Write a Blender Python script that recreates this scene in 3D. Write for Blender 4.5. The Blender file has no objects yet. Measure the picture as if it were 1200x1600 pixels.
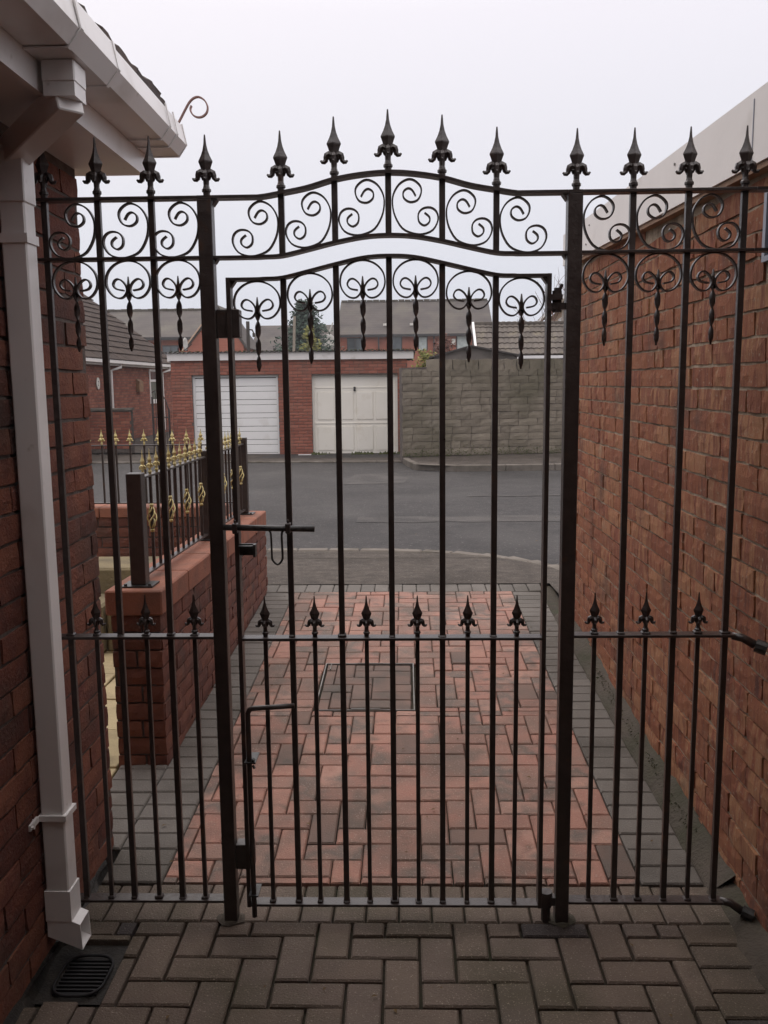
import bpy, bmesh, math, random
from mathutils import Vector, Matrix
random.seed(7)
S = bpy.context.scene
COL = S.collection
R_ = math.radians
PI = math.pi

# ------------------------------------------------------------------ camera
CAM_H = 1.6
FPX = 1390.0
pit, yaw, rol = R_(8.19), R_(1.44), R_(0.6)
fwd = Vector((-math.sin(yaw)*math.cos(pit), math.cos(yaw)*math.cos(pit), -math.sin(pit)))
rgt = fwd.cross(Vector((0, 0, 1))).normalized()
upv = rgt.cross(fwd)
r2 = rgt*math.cos(rol) - upv*math.sin(rol)
u2 = rgt*math.sin(rol) + upv*math.cos(rol)
cd = bpy.data.cameras.new('camera')
cam = bpy.data.objects.new('camera', cd)
COL.objects.link(cam)
m = Matrix.Identity(4)
for i in range(3):
    m[i][0] = r2[i]; m[i][1] = u2[i]; m[i][2] = -fwd[i]
m[0][3], m[1][3], m[2][3] = 0, 0, CAM_H
cam.matrix_world = m
cd.sensor_fit = 'VERTICAL'
cd.sensor_height = 24
cd.lens = FPX/1600*24
cd.clip_start = 0.05
cd.clip_end = 2000
cd.dof.use_dof = False
S.camera = cam
S.render.resolution_x = 768
S.render.resolution_y = 1024

# ------------------------------------------------------------------ sky, sun, exposure
W = bpy.data.worlds.new('World'); S.world = W; W.use_nodes = True
nt = W.node_tree; nt.nodes.clear()
SUN_EL, SUN_AZ = R_(48), R_(-25)      # azimuth from +Y towards -X
tc = nt.nodes.new('ShaderNodeTexCoord')
sx = nt.nodes.new('ShaderNodeSeparateXYZ')
nt.links.new(tc.outputs['Generated'], sx.inputs[0])
rp = nt.nodes.new('ShaderNodeValToRGB')
nt.links.new(sx.outputs[2], rp.inputs[0])
cr = rp.color_ramp
cr.elements[0].position = 0.0; cr.elements[0].color = (.66, .69, .76, 1)
cr.elements[1].position = 1.0; cr.elements[1].color = (2.0, 1.9, 1.88, 1)
for p, c in ((.10, (.68, .70, .78)), (.22, (.76, .755, .82)), (.36, (.86, .83, .895)), (.6, (1.45, 1.38, 1.42))):
    e = cr.elements.new(p); e.color = (*c, 1)
bg1 = nt.nodes.new('ShaderNodeBackground'); bg1.inputs[1].default_value = 1.04
nt.links.new(rp.outputs[0], bg1.inputs[0])
sk = nt.nodes.new('ShaderNodeTexSky'); sk.sky_type = 'NISHITA'; sk.sun_disc = False
sk.sun_elevation = SUN_EL; sk.sun_rotation = SUN_AZ; sk.air_density = 1.5; sk.dust_density = 6
bg2 = nt.nodes.new('ShaderNodeBackground'); bg2.inputs[1].default_value = 0.006
nt.links.new(sk.outputs[0], bg2.inputs[0])
ad = nt.nodes.new('ShaderNodeAddShader')
nt.links.new(bg1.outputs[0], ad.inputs[0]); nt.links.new(bg2.outputs[0], ad.inputs[1])
wo = nt.nodes.new('ShaderNodeOutputWorld')
nt.links.new(ad.outputs[0], wo.inputs[0])

sl = bpy.data.lights.new('sun', 'SUN'); sl.energy = 0.55; sl.angle = R_(35); sl.color = (1, .96, .9)
so = bpy.data.objects.new('sun', sl); COL.objects.link(so)
sd = Vector((math.sin(SUN_AZ)*math.cos(SUN_EL), math.cos(SUN_AZ)*math.cos(SUN_EL), math.sin(SUN_EL)))
so.rotation_euler = sd.to_track_quat('Z', 'Y').to_euler()
S.view_settings.view_transform = 'Standard'
S.view_settings.look = 'None'
S.view_settings.exposure = 0.0
S.view_settings.gamma = 1.0
S.view_settings.use_curve_mapping = False

# ------------------------------------------------------------------ materials
def N(t, k): return t.nodes.new(k)
def material(name, cols, rough=.8, scale=6, bump=.0, bscale=40, metal=0, rand=0.0, spec=.5,
             detail=5, mix2=None, speck=None, stretch=None, coat=0, contrast=(.3, .7)):
    """cols: list of colours spread by a noise; rand: how far each piece differs (object / island random);
    mix2=(colour, scale, lo, hi): patches of a second colour (dirt, moss); speck=(colour, scale, amount)."""
    m = bpy.data.materials.new(name); m.use_nodes = True
    t = m.node_tree; b = t.nodes['Principled BSDF']
    L = t.links.new
    geo = N(t, 'ShaderNodeNewGeometry')
    vec = geo.outputs['Position']
    if stretch:
        mp = N(t, 'ShaderNodeVectorMath'); mp.operation = 'MULTIPLY'; mp.inputs[1].default_value = stretch
        L(vec, mp.inputs[0]); vec = mp.outputs[0]
    nz = N(t, 'ShaderNodeTexNoise'); nz.inputs['Scale'].default_value = scale; nz.inputs['Detail'].default_value = detail
    L(vec, nz.inputs['Vector'])
    mr = N(t, 'ShaderNodeMapRange'); mr.inputs[1].default_value = contrast[0]; mr.inputs[2].default_value = contrast[1]
    L(nz.outputs[0], mr.inputs[0])
    fac = mr.outputs[0]
    if rand > 0:
        oi = N(t, 'ShaderNodeObjectInfo')
        a = N(t, 'ShaderNodeMath'); a.operation = 'ADD'
        L(oi.outputs['Random'], a.inputs[0]); L(geo.outputs['Random Per Island'], a.inputs[1])
        f = N(t, 'ShaderNodeMath'); f.operation = 'FRACT'; L(a.outputs[0], f.inputs[0])
        mx = N(t, 'ShaderNodeMix'); mx.data_type = 'FLOAT'; mx.inputs[0].default_value = rand
        L(fac, mx.inputs[2]); L(f.outputs[0], mx.inputs[3]); fac = mx.outputs[0]
    ramp = N(t, 'ShaderNodeValToRGB'); L(fac, ramp.inputs[0])
    el = ramp.color_ramp.elements
    n = len(cols)
    el[0].position = 0; el[0].color = (*cols[0], 1)
    el[1].position = 1; el[1].color = (*cols[-1], 1)
    for i in range(1, n-1):
        e = el.new(i/(n-1)); e.color = (*cols[i], 1)
    out = ramp.outputs[0]
    if mix2:
        for mm in (mix2 if isinstance(mix2, list) else [mix2]):
            n2 = N(t, 'ShaderNodeTexNoise'); n2.inputs['Scale'].default_value = mm[1]; n2.inputs['Detail'].default_value = 6
            L(geo.outputs['Position'], n2.inputs['Vector'])
            m2 = N(t, 'ShaderNodeMapRange'); m2.inputs[1].default_value = mm[2]; m2.inputs[2].default_value = mm[3]
            L(n2.outputs[0], m2.inputs[0])
            x = N(t, 'ShaderNodeMix'); x.data_type = 'RGBA'
            L(m2.outputs[0], x.inputs[0]); L(out, x.inputs[6]); x.inputs[7].default_value = (*mm[0], 1)
            out = x.outputs[2]
    if speck:
        n3 = N(t, 'ShaderNodeTexNoise'); n3.inputs['Scale'].default_value = speck[1]; n3.inputs['Detail'].default_value = 2
        L(geo.outputs['Position'], n3.inputs['Vector'])
        m3 = N(t, 'ShaderNodeMapRange'); m3.inputs[1].default_value = .62; m3.inputs[2].default_value = .72
        m3.inputs[4].default_value = speck[2]
        L(n3.outputs[0], m3.inputs[0])
        x = N(t, 'ShaderNodeMix'); x.data_type = 'RGBA'
        L(m3.outputs[0], x.inputs[0]); L(out, x.inputs[6]); x.inputs[7].default_value = (*speck[0], 1)
        out = x.outputs[2]
    L(out, b.inputs['Base Color'])
    b.inputs['Metallic'].default_value = metal
    b.inputs['Specular IOR Level'].default_value = spec
    b.inputs['Coat Weight'].default_value = coat
    rr = N(t, 'ShaderNodeMapRange'); rr.inputs[3].default_value = max(.02, rough-.12); rr.inputs[4].default_value = min(1, rough+.1)
    L(nz.outputs[0], rr.inputs[0]); L(rr.outputs[0], b.inputs['Roughness'])
    if bump:
        nb = N(t, 'ShaderNodeTexNoise'); nb.inputs['Scale'].default_value = bscale; nb.inputs['Detail'].default_value = 6
        nb.inputs['Roughness'].default_value = .65
        L(vec, nb.inputs['Vector'])
        bp = N(t, 'ShaderNodeBump'); bp.inputs['Strength'].default_value = bump; bp.inputs['Distance'].default_value = .01
        L(nb.outputs[0], bp.inputs['Height']); L(bp.outputs[0], b.inputs['Normal'])
    return m

M = {}
M['iron'] = material('black_gloss_iron_paint', [(.028, .019, .017), (.046, .033, .029)], rough=.34, scale=30, bump=.25, bscale=70, spec=.6,
                     mix2=((.085, .040, .022), 14, .64, .76))
M['iron_bolt'] = material('worn_bolt_metal', [(.03, .03, .03), (.08, .078, .075)], rough=.4, scale=60, metal=.5, bump=.2, bscale=150)
M['gold'] = material('gold_paint', [(.42, .33, .12), (.72, .62, .32)], rough=.42, scale=30, metal=.55, bump=.2, bscale=80)
M['brick_rustic'] = material('rustic_red_brick', [(.11, .034, .022), (.25, .075, .034), (.33, .125, .055), (.21, .06, .030), (.40, .19, .09), (.28, .085, .040), (.15, .045, .030)], rough=.9, scale=20, bump=1.0, bscale=130,
                             rand=.7, mix2=[((.42, .33, .22), 5, .64, .85), ((.09, .045, .03), 3.2, .56, .78)], stretch=(1, 2.4, .4), speck=((.45, .38, .28), 70, .4))
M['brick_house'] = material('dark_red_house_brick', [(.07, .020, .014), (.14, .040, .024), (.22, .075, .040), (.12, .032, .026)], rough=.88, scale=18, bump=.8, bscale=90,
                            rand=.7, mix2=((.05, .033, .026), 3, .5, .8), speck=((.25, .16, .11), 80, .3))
M['brick_low'] = material('orange_red_garden_brick', [(.08, .025, .017), (.14, .045, .027), (.19, .070, .040)], rough=.88, scale=14, bump=.5, bscale=70, rand=.6,
                          mix2=((.06, .034, .025), 4, .5, .75))
M['brick_far'] = material('brown_red_brick', [(.22, .075, .05), (.29, .10, .066), (.36, .14, .095)], rough=.9, scale=8, bump=.3, bscale=30, rand=.7, mix2=((.19, .11, .08), 1.5, .5, .8))
M['brick_bung'] = material('bungalow_red_brick', [(.16, .052, .035), (.25, .08, .05), (.33, .13, .08)], rough=.9, scale=8, bump=.3, bscale=30, rand=.7)
M['mortar'] = material('grey_mortar', [(.22, .165, .11), (.48, .39, .29)], rough=.95, scale=18, bump=.9, bscale=90, mix2=((.12, .085, .055), 4, .52, .75))
M['mortar_dark'] = material('dirty_mortar', [(.07, .055, .048), (.14, .115, .10)], rough=.95, scale=20, bump=.6, bscale=80)
M['coping'] = material('terracotta_coping', [(.21, .078, .046), (.31, .12, .07)], rough=.85, scale=7, bump=.4, bscale=60, rand=.3, mix2=((.11, .06, .042), 5, .5, .8))
M['upvc'] = material('white_plastic', [(.80, .775, .76), (.87, .845, .83)], rough=.36, scale=3, mix2=[((.55, .50, .46), 5, .58, .9), ((.45, .41, .36), 28, .68, .85)])
M['board'] = material('white_painted_board', [(.72, .68, .65), (.80, .76, .73)], rough=.6, scale=3, bump=.1, bscale=30, mix2=((.50, .46, .42), 4, .6, .85))
M['batten'] = material('brown_timber', [(.16, .085, .045), (.30, .17, .09)], rough=.7, scale=8, bump=.4, bscale=40)
M['door_white'] = material('white_garage_paint', [(.80, .79, .77), (.86, .85, .83)], rough=.5, scale=1.5, mix2=((.66, .63, .58), 2.5, .6, .9))
M['door_cream'] = material('cream_garage_paint', [(.80, .76, .67), (.86, .82, .74)], rough=.5, scale=1.5, mix2=((.62, .55, .43), 2.5, .6, .9))
M['paver_pink'] = material('brindle_red_block', [(.155, .10, .072), (.29, .135, .098), (.37, .18, .13), (.24, .14, .105), (.34, .158, .115), (.135, .10, .08), (.41, .225, .17), (.27, .12, .088)], rough=.72, scale=7, bump=.6, bscale=170,
                           rand=.72, mix2=[((.11, .075, .055), 2.2, .46, .72), ((.14, .09, .065), 14, .56, .8)], speck=((.5, .4, .33), 150, .5), detail=9)
M['paver_cover'] = material('worn_cover_block', [(.10, .078, .064), (.16, .10, .078), (.19, .115, .088), (.13, .105, .088)], rough=.8, scale=7, bump=.5, bscale=170, rand=.7, mix2=((.085, .07, .058), 5, .45, .7))
M['paver_grey'] = material('charcoal_block', [(.10, .088, .076), (.15, .132, .115), (.125, .11, .096)], rough=.85, scale=9, bump=.5, bscale=170, rand=.7,
                           mix2=((.06, .05, .038), 2.4, .46, .72), speck=((.42, .38, .33), 190, .3))
M['paver_brown'] = material('brown_brindle_block', [(.105, .074, .056), (.135, .096, .072), (.155, .112, .084), (.125, .09, .068), (.135, .098, .078), (.165, .125, .10)], rough=.72, scale=9, bump=.7, bscale=170, rand=.7,
                            mix2=[((.07, .055, .03), 2.6, .46, .70), ((.045, .036, .024), 1.4, .55, .8)], speck=((.5, .42, .33), 230, .5))
M['sand'] = material('dark_joint_sand', [(.028, .022, .014), (.055, .042, .026)], rough=1, scale=30, bump=.6, bscale=120, mix2=((.035, .040, .016), 5, .5, .7))
M['haunch'] = material('old_concrete_haunch', [(.055, .043, .032), (.10, .080, .062)], rough=.95, scale=10, bump=1.0, bscale=50, mix2=((.04, .038, .02), 5, .42, .7))
M['tarmac'] = material('wet_tarmac', [(.022, .020, .019), (.040, .036, .035), (.062, .056, .054)], rough=.75, scale=7, bump=1.0, bscale=28, detail=12, speck=((.20, .18, .17), 38, .5),
                       mix2=[((.062, .057, .054), .6, .5, .75), ((.020, .018, .017), .35, .5, .7)], spec=.25, contrast=(.25, .75))
M['tarmac_patch'] = material('pale_tarmac_patch', [(.042, .038, .036), (.085, .077, .072)], rough=.8, scale=2.2, bump=.5, bscale=90, speck=((.28, .26, .24), 90, .5), contrast=(.35, .65), spec=.25, detail=9)
M['pavement'] = material('brown_asphalt_pavement', [(.042, .034, .028), (.075, .062, .052), (.11, .092, .078)], rough=.85, scale=9, bump=1.0, bscale=40, detail=12, speck=((.30, .27, .24), 55, .5), mix2=((.040, .032, .026), 1.2, .5, .75), spec=.2, contrast=(.25, .75))
M['kerb'] = material('concrete_kerb', [(.13, .112, .094), (.20, .175, .15)], rough=.85, scale=5, bump=.4, bscale=60, rand=.4, mix2=((.07, .06, .045), 3, .46, .72), spec=.25)
M['ground'] = material('rough_ground', [(.05, .06, .03), (.09, .085, .05)], rough=1, scale=.5, bump=.5, bscale=5)
M['slab'] = material('cream_riven_slab', [(.36, .28, .15), (.50, .40, .23)], rough=.85, scale=6, bump=.5, bscale=30, rand=.3, mix2=((.16, .12, .065), 5, .5, .8))
M['slab_dirty'] = material('dirty_olive_stone', [(.13, .10, .055), (.22, .175, .095)], rough=.9, scale=6, bump=.6, bscale=30, rand=.3, mix2=((.08, .065, .04), 5, .5, .8))
M['paver_dark'] = material('very_dark_block', [(.035, .026, .024), (.06, .046, .042)], rough=.75, scale=9, bump=.7, bscale=170, speck=((.4, .33, .28), 230, .4))
M['roof_dark'] = material('dark_roof_tile', [(.040, .027, .022), (.066, .046, .037)], rough=.9, scale=3, bump=.4, bscale=40, rand=.6, spec=.25, mix2=((.10, .075, .055), 2, .6, .85))
M['roof_brown'] = material('brown_concrete_tile', [(.085, .070, .058), (.15, .125, .105)], rough=.85, scale=4, bump=.5, bscale=40, rand=.6, mix2=((.20, .17, .12), 3, .55, .8))
M['roof_edge'] = material('edge_tile', [(.045, .032, .030), (.11, .078, .066)], rough=.9, scale=14, bump=.7, bscale=50, rand=.5)
M['stone'] = material('grey_split_stone', [(.145, .12, .09), (.20, .168, .128), (.26, .222, .17)], rough=.92, scale=4, bump=1.0, bscale=22, rand=.5, mix2=[((.30, .26, .21), 2.4, .62, .85), ((.10, .088, .055), .9, .45, .75)], stretch=(1, 1, 2))
M['felt'] = material('dark_roof_felt', [(.05, .045, .042), (.085, .075, .07)], rough=.9, scale=3, bump=.3, bscale=20)
M['render_grey'] = material('grey_render', [(.15, .13, .115), (.21, .185, .165)], rough=.9, scale=3, bump=.4, bscale=30, mix2=((.09, .08, .065), 2, .5, .75))
M['render_peach'] = material('peach_render', [(.55, .38, .27), (.62, .44, .32)], rough=.9, scale=2)
M['glass'] = material('dark_window_glass', [(.04, .05, .055), (.12, .14, .15)], rough=.08, scale=1.2, spec=.8)
M['glass_green'] = material('green_tinted_glass', [(.09, .15, .13), (.15, .22, .19)], rough=.15, scale=1.2, spec=.8)
M['curtain'] = material('pale_curtain_glass', [(.35, .40, .40), (.55, .60, .58)], rough=.15, scale=3, spec=.7)
M['frame_dark'] = material('dark_window_frame', [(.03, .028, .028), (.05, .045, .045)], rough=.5)
M['frame_grey'] = material('blue_grey_frame', [(.22, .23, .28), (.28, .29, .34)], rough=.45)
M['steel'] = material('galvanised_steel', [(.16, .15, .14), (.26, .25, .235)], rough=.5, metal=.4, scale=20, mix2=((.10, .075, .055), 10, .5, .75))
M['copper_hook'] = material('rusty_pink_steel', [(.30, .17, .15), (.45, .28, .25)], rough=.5, metal=.3, scale=40)
M['drain'] = material('black_drain_plastic', [(.012, .012, .013), (.026, .024, .026)], rough=.65, spec=.25)
M['black'] = material('wet_black_soil', [(.012, .010, .008), (.03, .024, .018)], rough=.7, scale=14, bump=.8, bscale=60)
M['moss'] = material('green_moss', [(.05, .065, .02), (.11, .12, .04)], rough=1, scale=20)
M['pole_dark'] = material('dark_timber_pole', [(.05, .04, .035), (.08, .065, .055)], rough=.9)
M['pole_pale'] = material('pale_timber_pole', [(.28, .24, .19), (.36, .31, .25)], rough=.9)
M['bark'] = material('brown_bark', [(.06, .04, .028), (.10, .07, .05)], rough=.95, scale=8, bump=.6, bscale=20)
M['needle'] = material('blue_green_needles', [(.020, .042, .030), (.045, .080, .052)], rough=.8, scale=2.5, rand=.5)
M['leaf_yellow'] = material('yellow_green_leaves', [(.12, .14, .03), (.30, .27, .06)], rough=.7, scale=4, rand=.6)
M['twig'] = material('red_brown_twig', [(.11, .05, .04), (.16, .09, .07)], rough=.9, rand=.4)
M['dish'] = material('pale_dish', [(.5, .48, .44), (.6, .58, .54)], rough=.5)
M['orange_wall'] = material('orange_terrace_brick', [(.33, .105, .065), (.42, .145, .092)], rough=.9, scale=2, rand=.2, stretch=(1, 1, 6), mix2=((.26, .09, .06), .8, .5, .8))
M['ink'] = material('black_number', [(.02, .02, .02), (.03, .03, .03)], rough=.6)
M['plaque'] = material('white_plaque', [(.7, .68, .62), (.75, .73, .67)], rough=.4)
M['litter'] = material('torn_white_paper', [(.6, .58, .55), (.7, .68, .65)], rough=.9)
M['leafdead'] = material('dead_brown_leaf', [(.10, .06, .025), (.16, .10, .04)], rough=.9, rand=.6)

def courses_material(name, cols, course):
    """far roofs: tile courses too small to pick apart; faint joint relief and lichen patches"""
    m = material(name, cols, rough=.85, scale=.9, detail=8, mix2=((.13, .115, .09), .5, .5, .75))
    t = m.node_tree; b = t.nodes['Principled BSDF']; L = t.links.new
    geo = N(t, 'ShaderNodeNewGeometry'); s = N(t, 'ShaderNodeSeparateXYZ'); L(geo.outputs['Position'], s.inputs[0])
    mu = N(t, 'ShaderNodeMath'); mu.operation = 'MULTIPLY'; mu.inputs[1].default_value = 1/course; L(s.outputs[2], mu.inputs[0])
    fr = N(t, 'ShaderNodeMath'); fr.operation = 'FRACT'; L(mu.outputs[0], fr.inputs[0])
    bp = N(t, 'ShaderNodeBump'); bp.inputs['Strength'].default_value = .8; bp.inputs['Distance'].default_value = .04
    L(fr.outputs[0], bp.inputs['Height']); L(bp.outputs[0], b.inputs['Normal'])
    return m
M['roof_far'] = courses_material('far_grey_brown_tiles', [(.060, .050, .046), (.105, .088, .078)], .19)
M['roof_far_moss'] = courses_material('far_tiles_with_lichen', [(.075, .062, .045), (.13, .108, .072)], .19)

# ------------------------------------------------------------------ object helpers
WP = {}
def _link(o, parent, loc=(0, 0, 0)):
    COL.objects.link(o)
    w = Vector(loc)
    if parent is not None:
        o.parent = parent
        o.location = w - WP[parent.name]
    else:
        o.location = w
    WP[o.name] = w
    return o
def thing(name, label, cat, loc=(0, 0, 0), group=None):
    o = bpy.data.objects.new(name, None); o.empty_display_size = .1
    _link(o, None, loc); o['label'] = label; o['category'] = cat
    if group: o['group'] = group
    return o
def tag(o, label, cat, group=None):
    o['label'] = label; o['category'] = cat
    if group: o['group'] = group
    return o
class MB:
    def __init__(s): s.v = []; s.f = []
    def add(s, vs, fs):
        n = len(s.v); s.v += [tuple(v) for v in vs]; s.f += [tuple(i+n for i in f) for f in fs]; return s
    def box(s, a, b, M4=None):
        x0, y0, z0 = a; x1, y1, z1 = b
        v = [Vector(p) for p in ((x0, y0, z0), (x1, y0, z0), (x1, y1, z0), (x0, y1, z0), (x0, y0, z1), (x1, y0, z1), (x1, y1, z1), (x0, y1, z1))]
        if M4: v = [M4 @ p for p in v]
        return s.add(v, [(0, 3, 2, 1), (4, 5, 6, 7), (0, 1, 5, 4), (1, 2, 6, 5), (2, 3, 7, 6), (3, 0, 4, 7)])
    def prism(s, poly, axis, a, b):
        """poly: 2D points; axis: extrusion axis 0/1/2 (the other two in order)"""
        def P(p, h):
            q = [p[0], p[1]]; q.insert(axis, h); return q
        n = len(poly)
        vs = [P(p, a) for p in poly] + [P(p, b) for p in poly]
        fs = [tuple(range(n))[::-1], tuple(range(n, 2*n))] + [(i, (i+1) % n, n+(i+1) % n, n+i) for i in range(n)]
        return s.add(vs, fs)
    def tube(s, pts, r, n=6, rect=None, closed=False, normal=None, caps=True):
        """sweep along pts; r number or list; rect=(w,d): rectangular section, w in the plane, d along `normal`"""
        pts = [Vector(p) for p in pts]; k = len(pts)
        rr = r if isinstance(r, (list, tuple)) else [r]*k
        rings = []
        up = Vector(normal) if normal else None
        prev = None
        for i, p in enumerate(pts):
            if closed: t = pts[(i+1) % k]-pts[i-1]
            else: t = pts[min(i+1, k-1)]-pts[max(i-1, 0)]
            if t.length < 1e-9: t = Vector((0, 0, 1))
            t.normalize()
            if up is not None: a = up - t*up.dot(t)
            else:
                a = prev - t*prev.dot(t) if prev is not None else t.orthogonal()
            if a.length < 1e-6: a = t.orthogonal()
            a.normalize(); prev = a; b = t.cross(a)
            if rect:
                w, d = rect[0]*rr[i], rect[1]*rr[i]
                ring = [p+b*w/2+a*d/2, p-b*w/2+a*d/2, p-b*w/2-a*d/2, p+b*w/2-a*d/2]
            else:
                ring = [p+(a*math.cos(2*PI*j/n)+b*math.sin(2*PI*j/n))*rr[i] for j in range(n)]
            rings.append(ring)
        nn = len(rings[0]); vs = [q for g in rings for q in g]; fs = []
        for i in range(k if closed else k-1):
            for j in range(nn):
                i2 = (i+1) % k
                fs.append((i*nn+j, i*nn+(j+1) % nn, i2*nn+(j+1) % nn, i2*nn+j))
        if not closed and caps:
            fs.append(tuple(range(nn))[::-1]); fs.append(tuple((k-1)*nn+j for j in range(nn)))
        return s.add(vs, fs)
    def mesh(s, name, mat, smooth=False, bevel=0):
        me = bpy.data.meshes.new(name); me.from_pydata(s.v, [], s.f); me.update()
        bm = bmesh.new(); bm.from_mesh(me)
        bmesh.ops.recalc_face_normals(bm, faces=bm.faces)
        if bevel:
            bmesh.ops.bevel(bm, geom=list(bm.edges), offset=bevel, segments=1, affect='EDGES', profile=.5)
        bm.to_mesh(me); bm.free()
        me.materials.append(M[mat] if isinstance(mat, str) else mat)
        if smooth:
            for p in me.polygons: p.use_smooth = True
        return me
    def build(s, name, mat, parent=None, smooth=False, bevel=0, origin=None, label=None):
        me = s.mesh(name, mat, smooth, bevel)
        if origin is None:
            xs = [v.co for v in me.vertices]
            origin = Vector((sum(v.x for v in xs)/len(xs), sum(v.y for v in xs)/len(xs), min(v.z for v in xs)))
        origin = Vector(origin)
        me.transform(Matrix.Translation(-origin))
        o = _link(bpy.data.objects.new(name, me), parent, origin)
        if label: o['label'] = label
        return o
def inst(name, me, parent, loc, rot=None, scale=None):
    o = bpy.data.objects.new(name, me)
    _link(o, parent, loc)
    if rot is not None:
        if isinstance(rot, Matrix): o.rotation_euler = rot.to_euler()
        else: o.rotation_euler = rot
    if scale is not None: o.scale = scale
    return o
def structure(name, mb, mat, **k):
    o = mb.build(name, mat, None, **k); o['kind'] = 'structure'; return o
def smooth_curve(pts, n=6):
    """Catmull-Rom"""
    P = [Vector(p) for p in pts]; out = []
    for i in range(len(P)-1):
        a = P[max(i-1, 0)]; b = P[i]; c = P[i+1]; d = P[min(i+2, len(P)-1)]
        for k in range(n):
            t = k/n
            out.append(.5*((2*b)+(c-a)*t+(2*a-5*b+4*c-d)*t*t+(3*b-a-3*c+d)*t**3))
    out.append(P[-1]); return out
def interp(tab, x):
    if x <= tab[0][0]: return tab[0][1]
    for (a, b), (c, d) in zip(tab, tab[1:]):
        if x <= c:
            return b+(d-b)*(x-a)/(c-a)
    return tab[-1][1]
def in_view(p, margin=60):
    v = Vector(p)-Vector((0, 0, CAM_H)); d = v.dot(fwd)
    if d < .2: return False
    x = 600+FPX*v.dot(r2)/d; y = 800-FPX*v.dot(u2)/d
    return -margin < x < 1200+margin and -margin < y < 1600+margin

# ------------------------------------------------------------------ bricks
def piece_mesh(name, mat, L, D, H, rough, bevel=.004, seed=0, back=True):
    """a brick: x along the wall, -y is the outer face (proud), z up; origin at the centre of the outer face bottom"""
    rnd = random.Random(seed)
    nx, nz = 4, 2
    vs = []; fs = []
    for j in range(nz+1):
        for i in range(nx+1):
            ex = 1 if 0 < i < nx and 0 < j < nz else 0
            x = -L/2+L*i/nx; z = H*j/nz
            if i in (0, nx): x += rnd.uniform(-1, 1)*rough*.5
            if j in (0, nz): z += rnd.uniform(-1, 1)*rough*.5
            y = (-bevel if ex else 0) + rnd.uniform(-1, 1)*rough*.6
            vs.append((x, y, z))
    W_ = nx+1
    for j in range(nz):
        for i in range(nx):
            a = j*W_+i
            fs.append((a, a+1, a+1+W_, a+W_))
    n = len(vs)
    border = [i for i in range(W_)] + [W_*j+nx for j in range(1, nz+1)] + [nz*W_+i for i in range(nx-1, -1, -1)] + [W_*j for j in range(nz-1, 0, -1)]
    for b in border: vs.append((vs[b][0], D, vs[b][2]))
    k = len(border)
    for i in range(k):
        fs.append((border[(i+1) % k], border[i], n+i, n+(i+1) % k))
    m_ = MB().add(vs, fs)
    return m_.mesh(name, mat)
def brick_wall(parent, p0, u, length, z0, z1, mat, variants=4, BL=.215, BH=.065, J=.010, depth=.03, proud=.006, rough=.003,
               openings=(), limit=None, shear=0.0, name='brick', maxn=300, half=.5, jitter=.002, seed=1, header_every=0, alt=None):
    """bricks on the outer face of a wall: p0 (x,y) start, u unit 2D direction; outer normal is to the right of u.
    local x runs along u; -y local is outward."""
    rnd = random.Random(seed)
    ux, uy = u
    ang = math.atan2(uy, ux)
    meshes = [piece_mesh(name, mat, BL, depth, BH, rough, seed=seed*10+i, bevel=proud*.4) for i in range(variants)]
    alts = [piece_mesh(name, alt, BL, depth, BH, rough, seed=seed*10+i+50, bevel=proud*.4) for i in range(2)] if alt else None
    items = []
    nrow = int(round((z1-z0)/(BH+J)))
    for r in range(nrow):
        zb = z0+r*(BH+J)+J/2
        off = (r % 2)*(BL+J)*half + (rnd.uniform(-.02, .02) if half == .5 else rnd.uniform(0, BL))
        x = -off
        while x < length:
            w = BL
            if header_every and rnd.random() < 1/header_every: w = (BL-J)/2
            a, b = max(x, 0), min(x+w, length)
            x += w+J
            segs = [(a, b)]
            for (oa, ob, oz0, oz1) in openings:
                if zb+BH > oz0+.01 and zb < oz1-.01:
                    ns = []
                    for (p, q) in segs:
                        if q <= oa or p >= ob: ns.append((p, q))
                        else:
                            if p < oa: ns.append((p, oa))
                            if q > ob: ns.append((ob, q))
                    segs = ns
            for (p, q) in segs:
                if q-p < .03: continue
                c = (p+q)/2
                if limit and zb+BH > limit(c): continue
                X = p0[0]+ux*c; Y = p0[1]+uy*c
                out = rnd.uniform(-jitter, jitter)
                X += uy*(proud+out); Y += -ux*(proud+out)
                Z = zb+shear*c
                items.append(((X, Y, Z), (q-p)/BL))
    def key(it):
        p = it[0]; d = math.dist(p, (0, 0, CAM_H))
        return (0 if in_view(p) else 1, d)
    items.sort(key=key)
    rest = []
    for i, (p, sc) in enumerate(items):
        me = rnd.choice(meshes)
        if alts and rnd.random() < .12: me = rnd.choice(alts)
        tilt = rnd.uniform(-.004, .004)
        if i < maxn:
            inst(name, me, parent, p, (tilt, 0, ang), (sc, 1, 1))
        else: rest.append((p, sc, me, tilt))
    if rest:
        mb = MB()
        for p, sc, me, tilt in rest:
            T = Matrix.Translation(p) @ Matrix.Rotation(ang, 4, 'Z') @ Matrix.Diagonal((sc, 1, 1, 1))
            mb.add([T @ v.co for v in me.vertices], [tuple(f.vertices) for f in me.polygons])
        o = mb.build(name, mat, parent); o['kind'] = 'stuff'
    return len(items)

# ================================================================== GROUND
SL = .037; YG = 2.48
def zg(y): return max(0, min(y, 6.38)-YG)*SL
g = MB(); g.add([(-900, -300, -.35), (900, -300, -.35), (900, 1500, -.35), (-900, 1500, -.35)], [(0, 1, 2, 3)])
structure('ground', g, 'ground')
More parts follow.
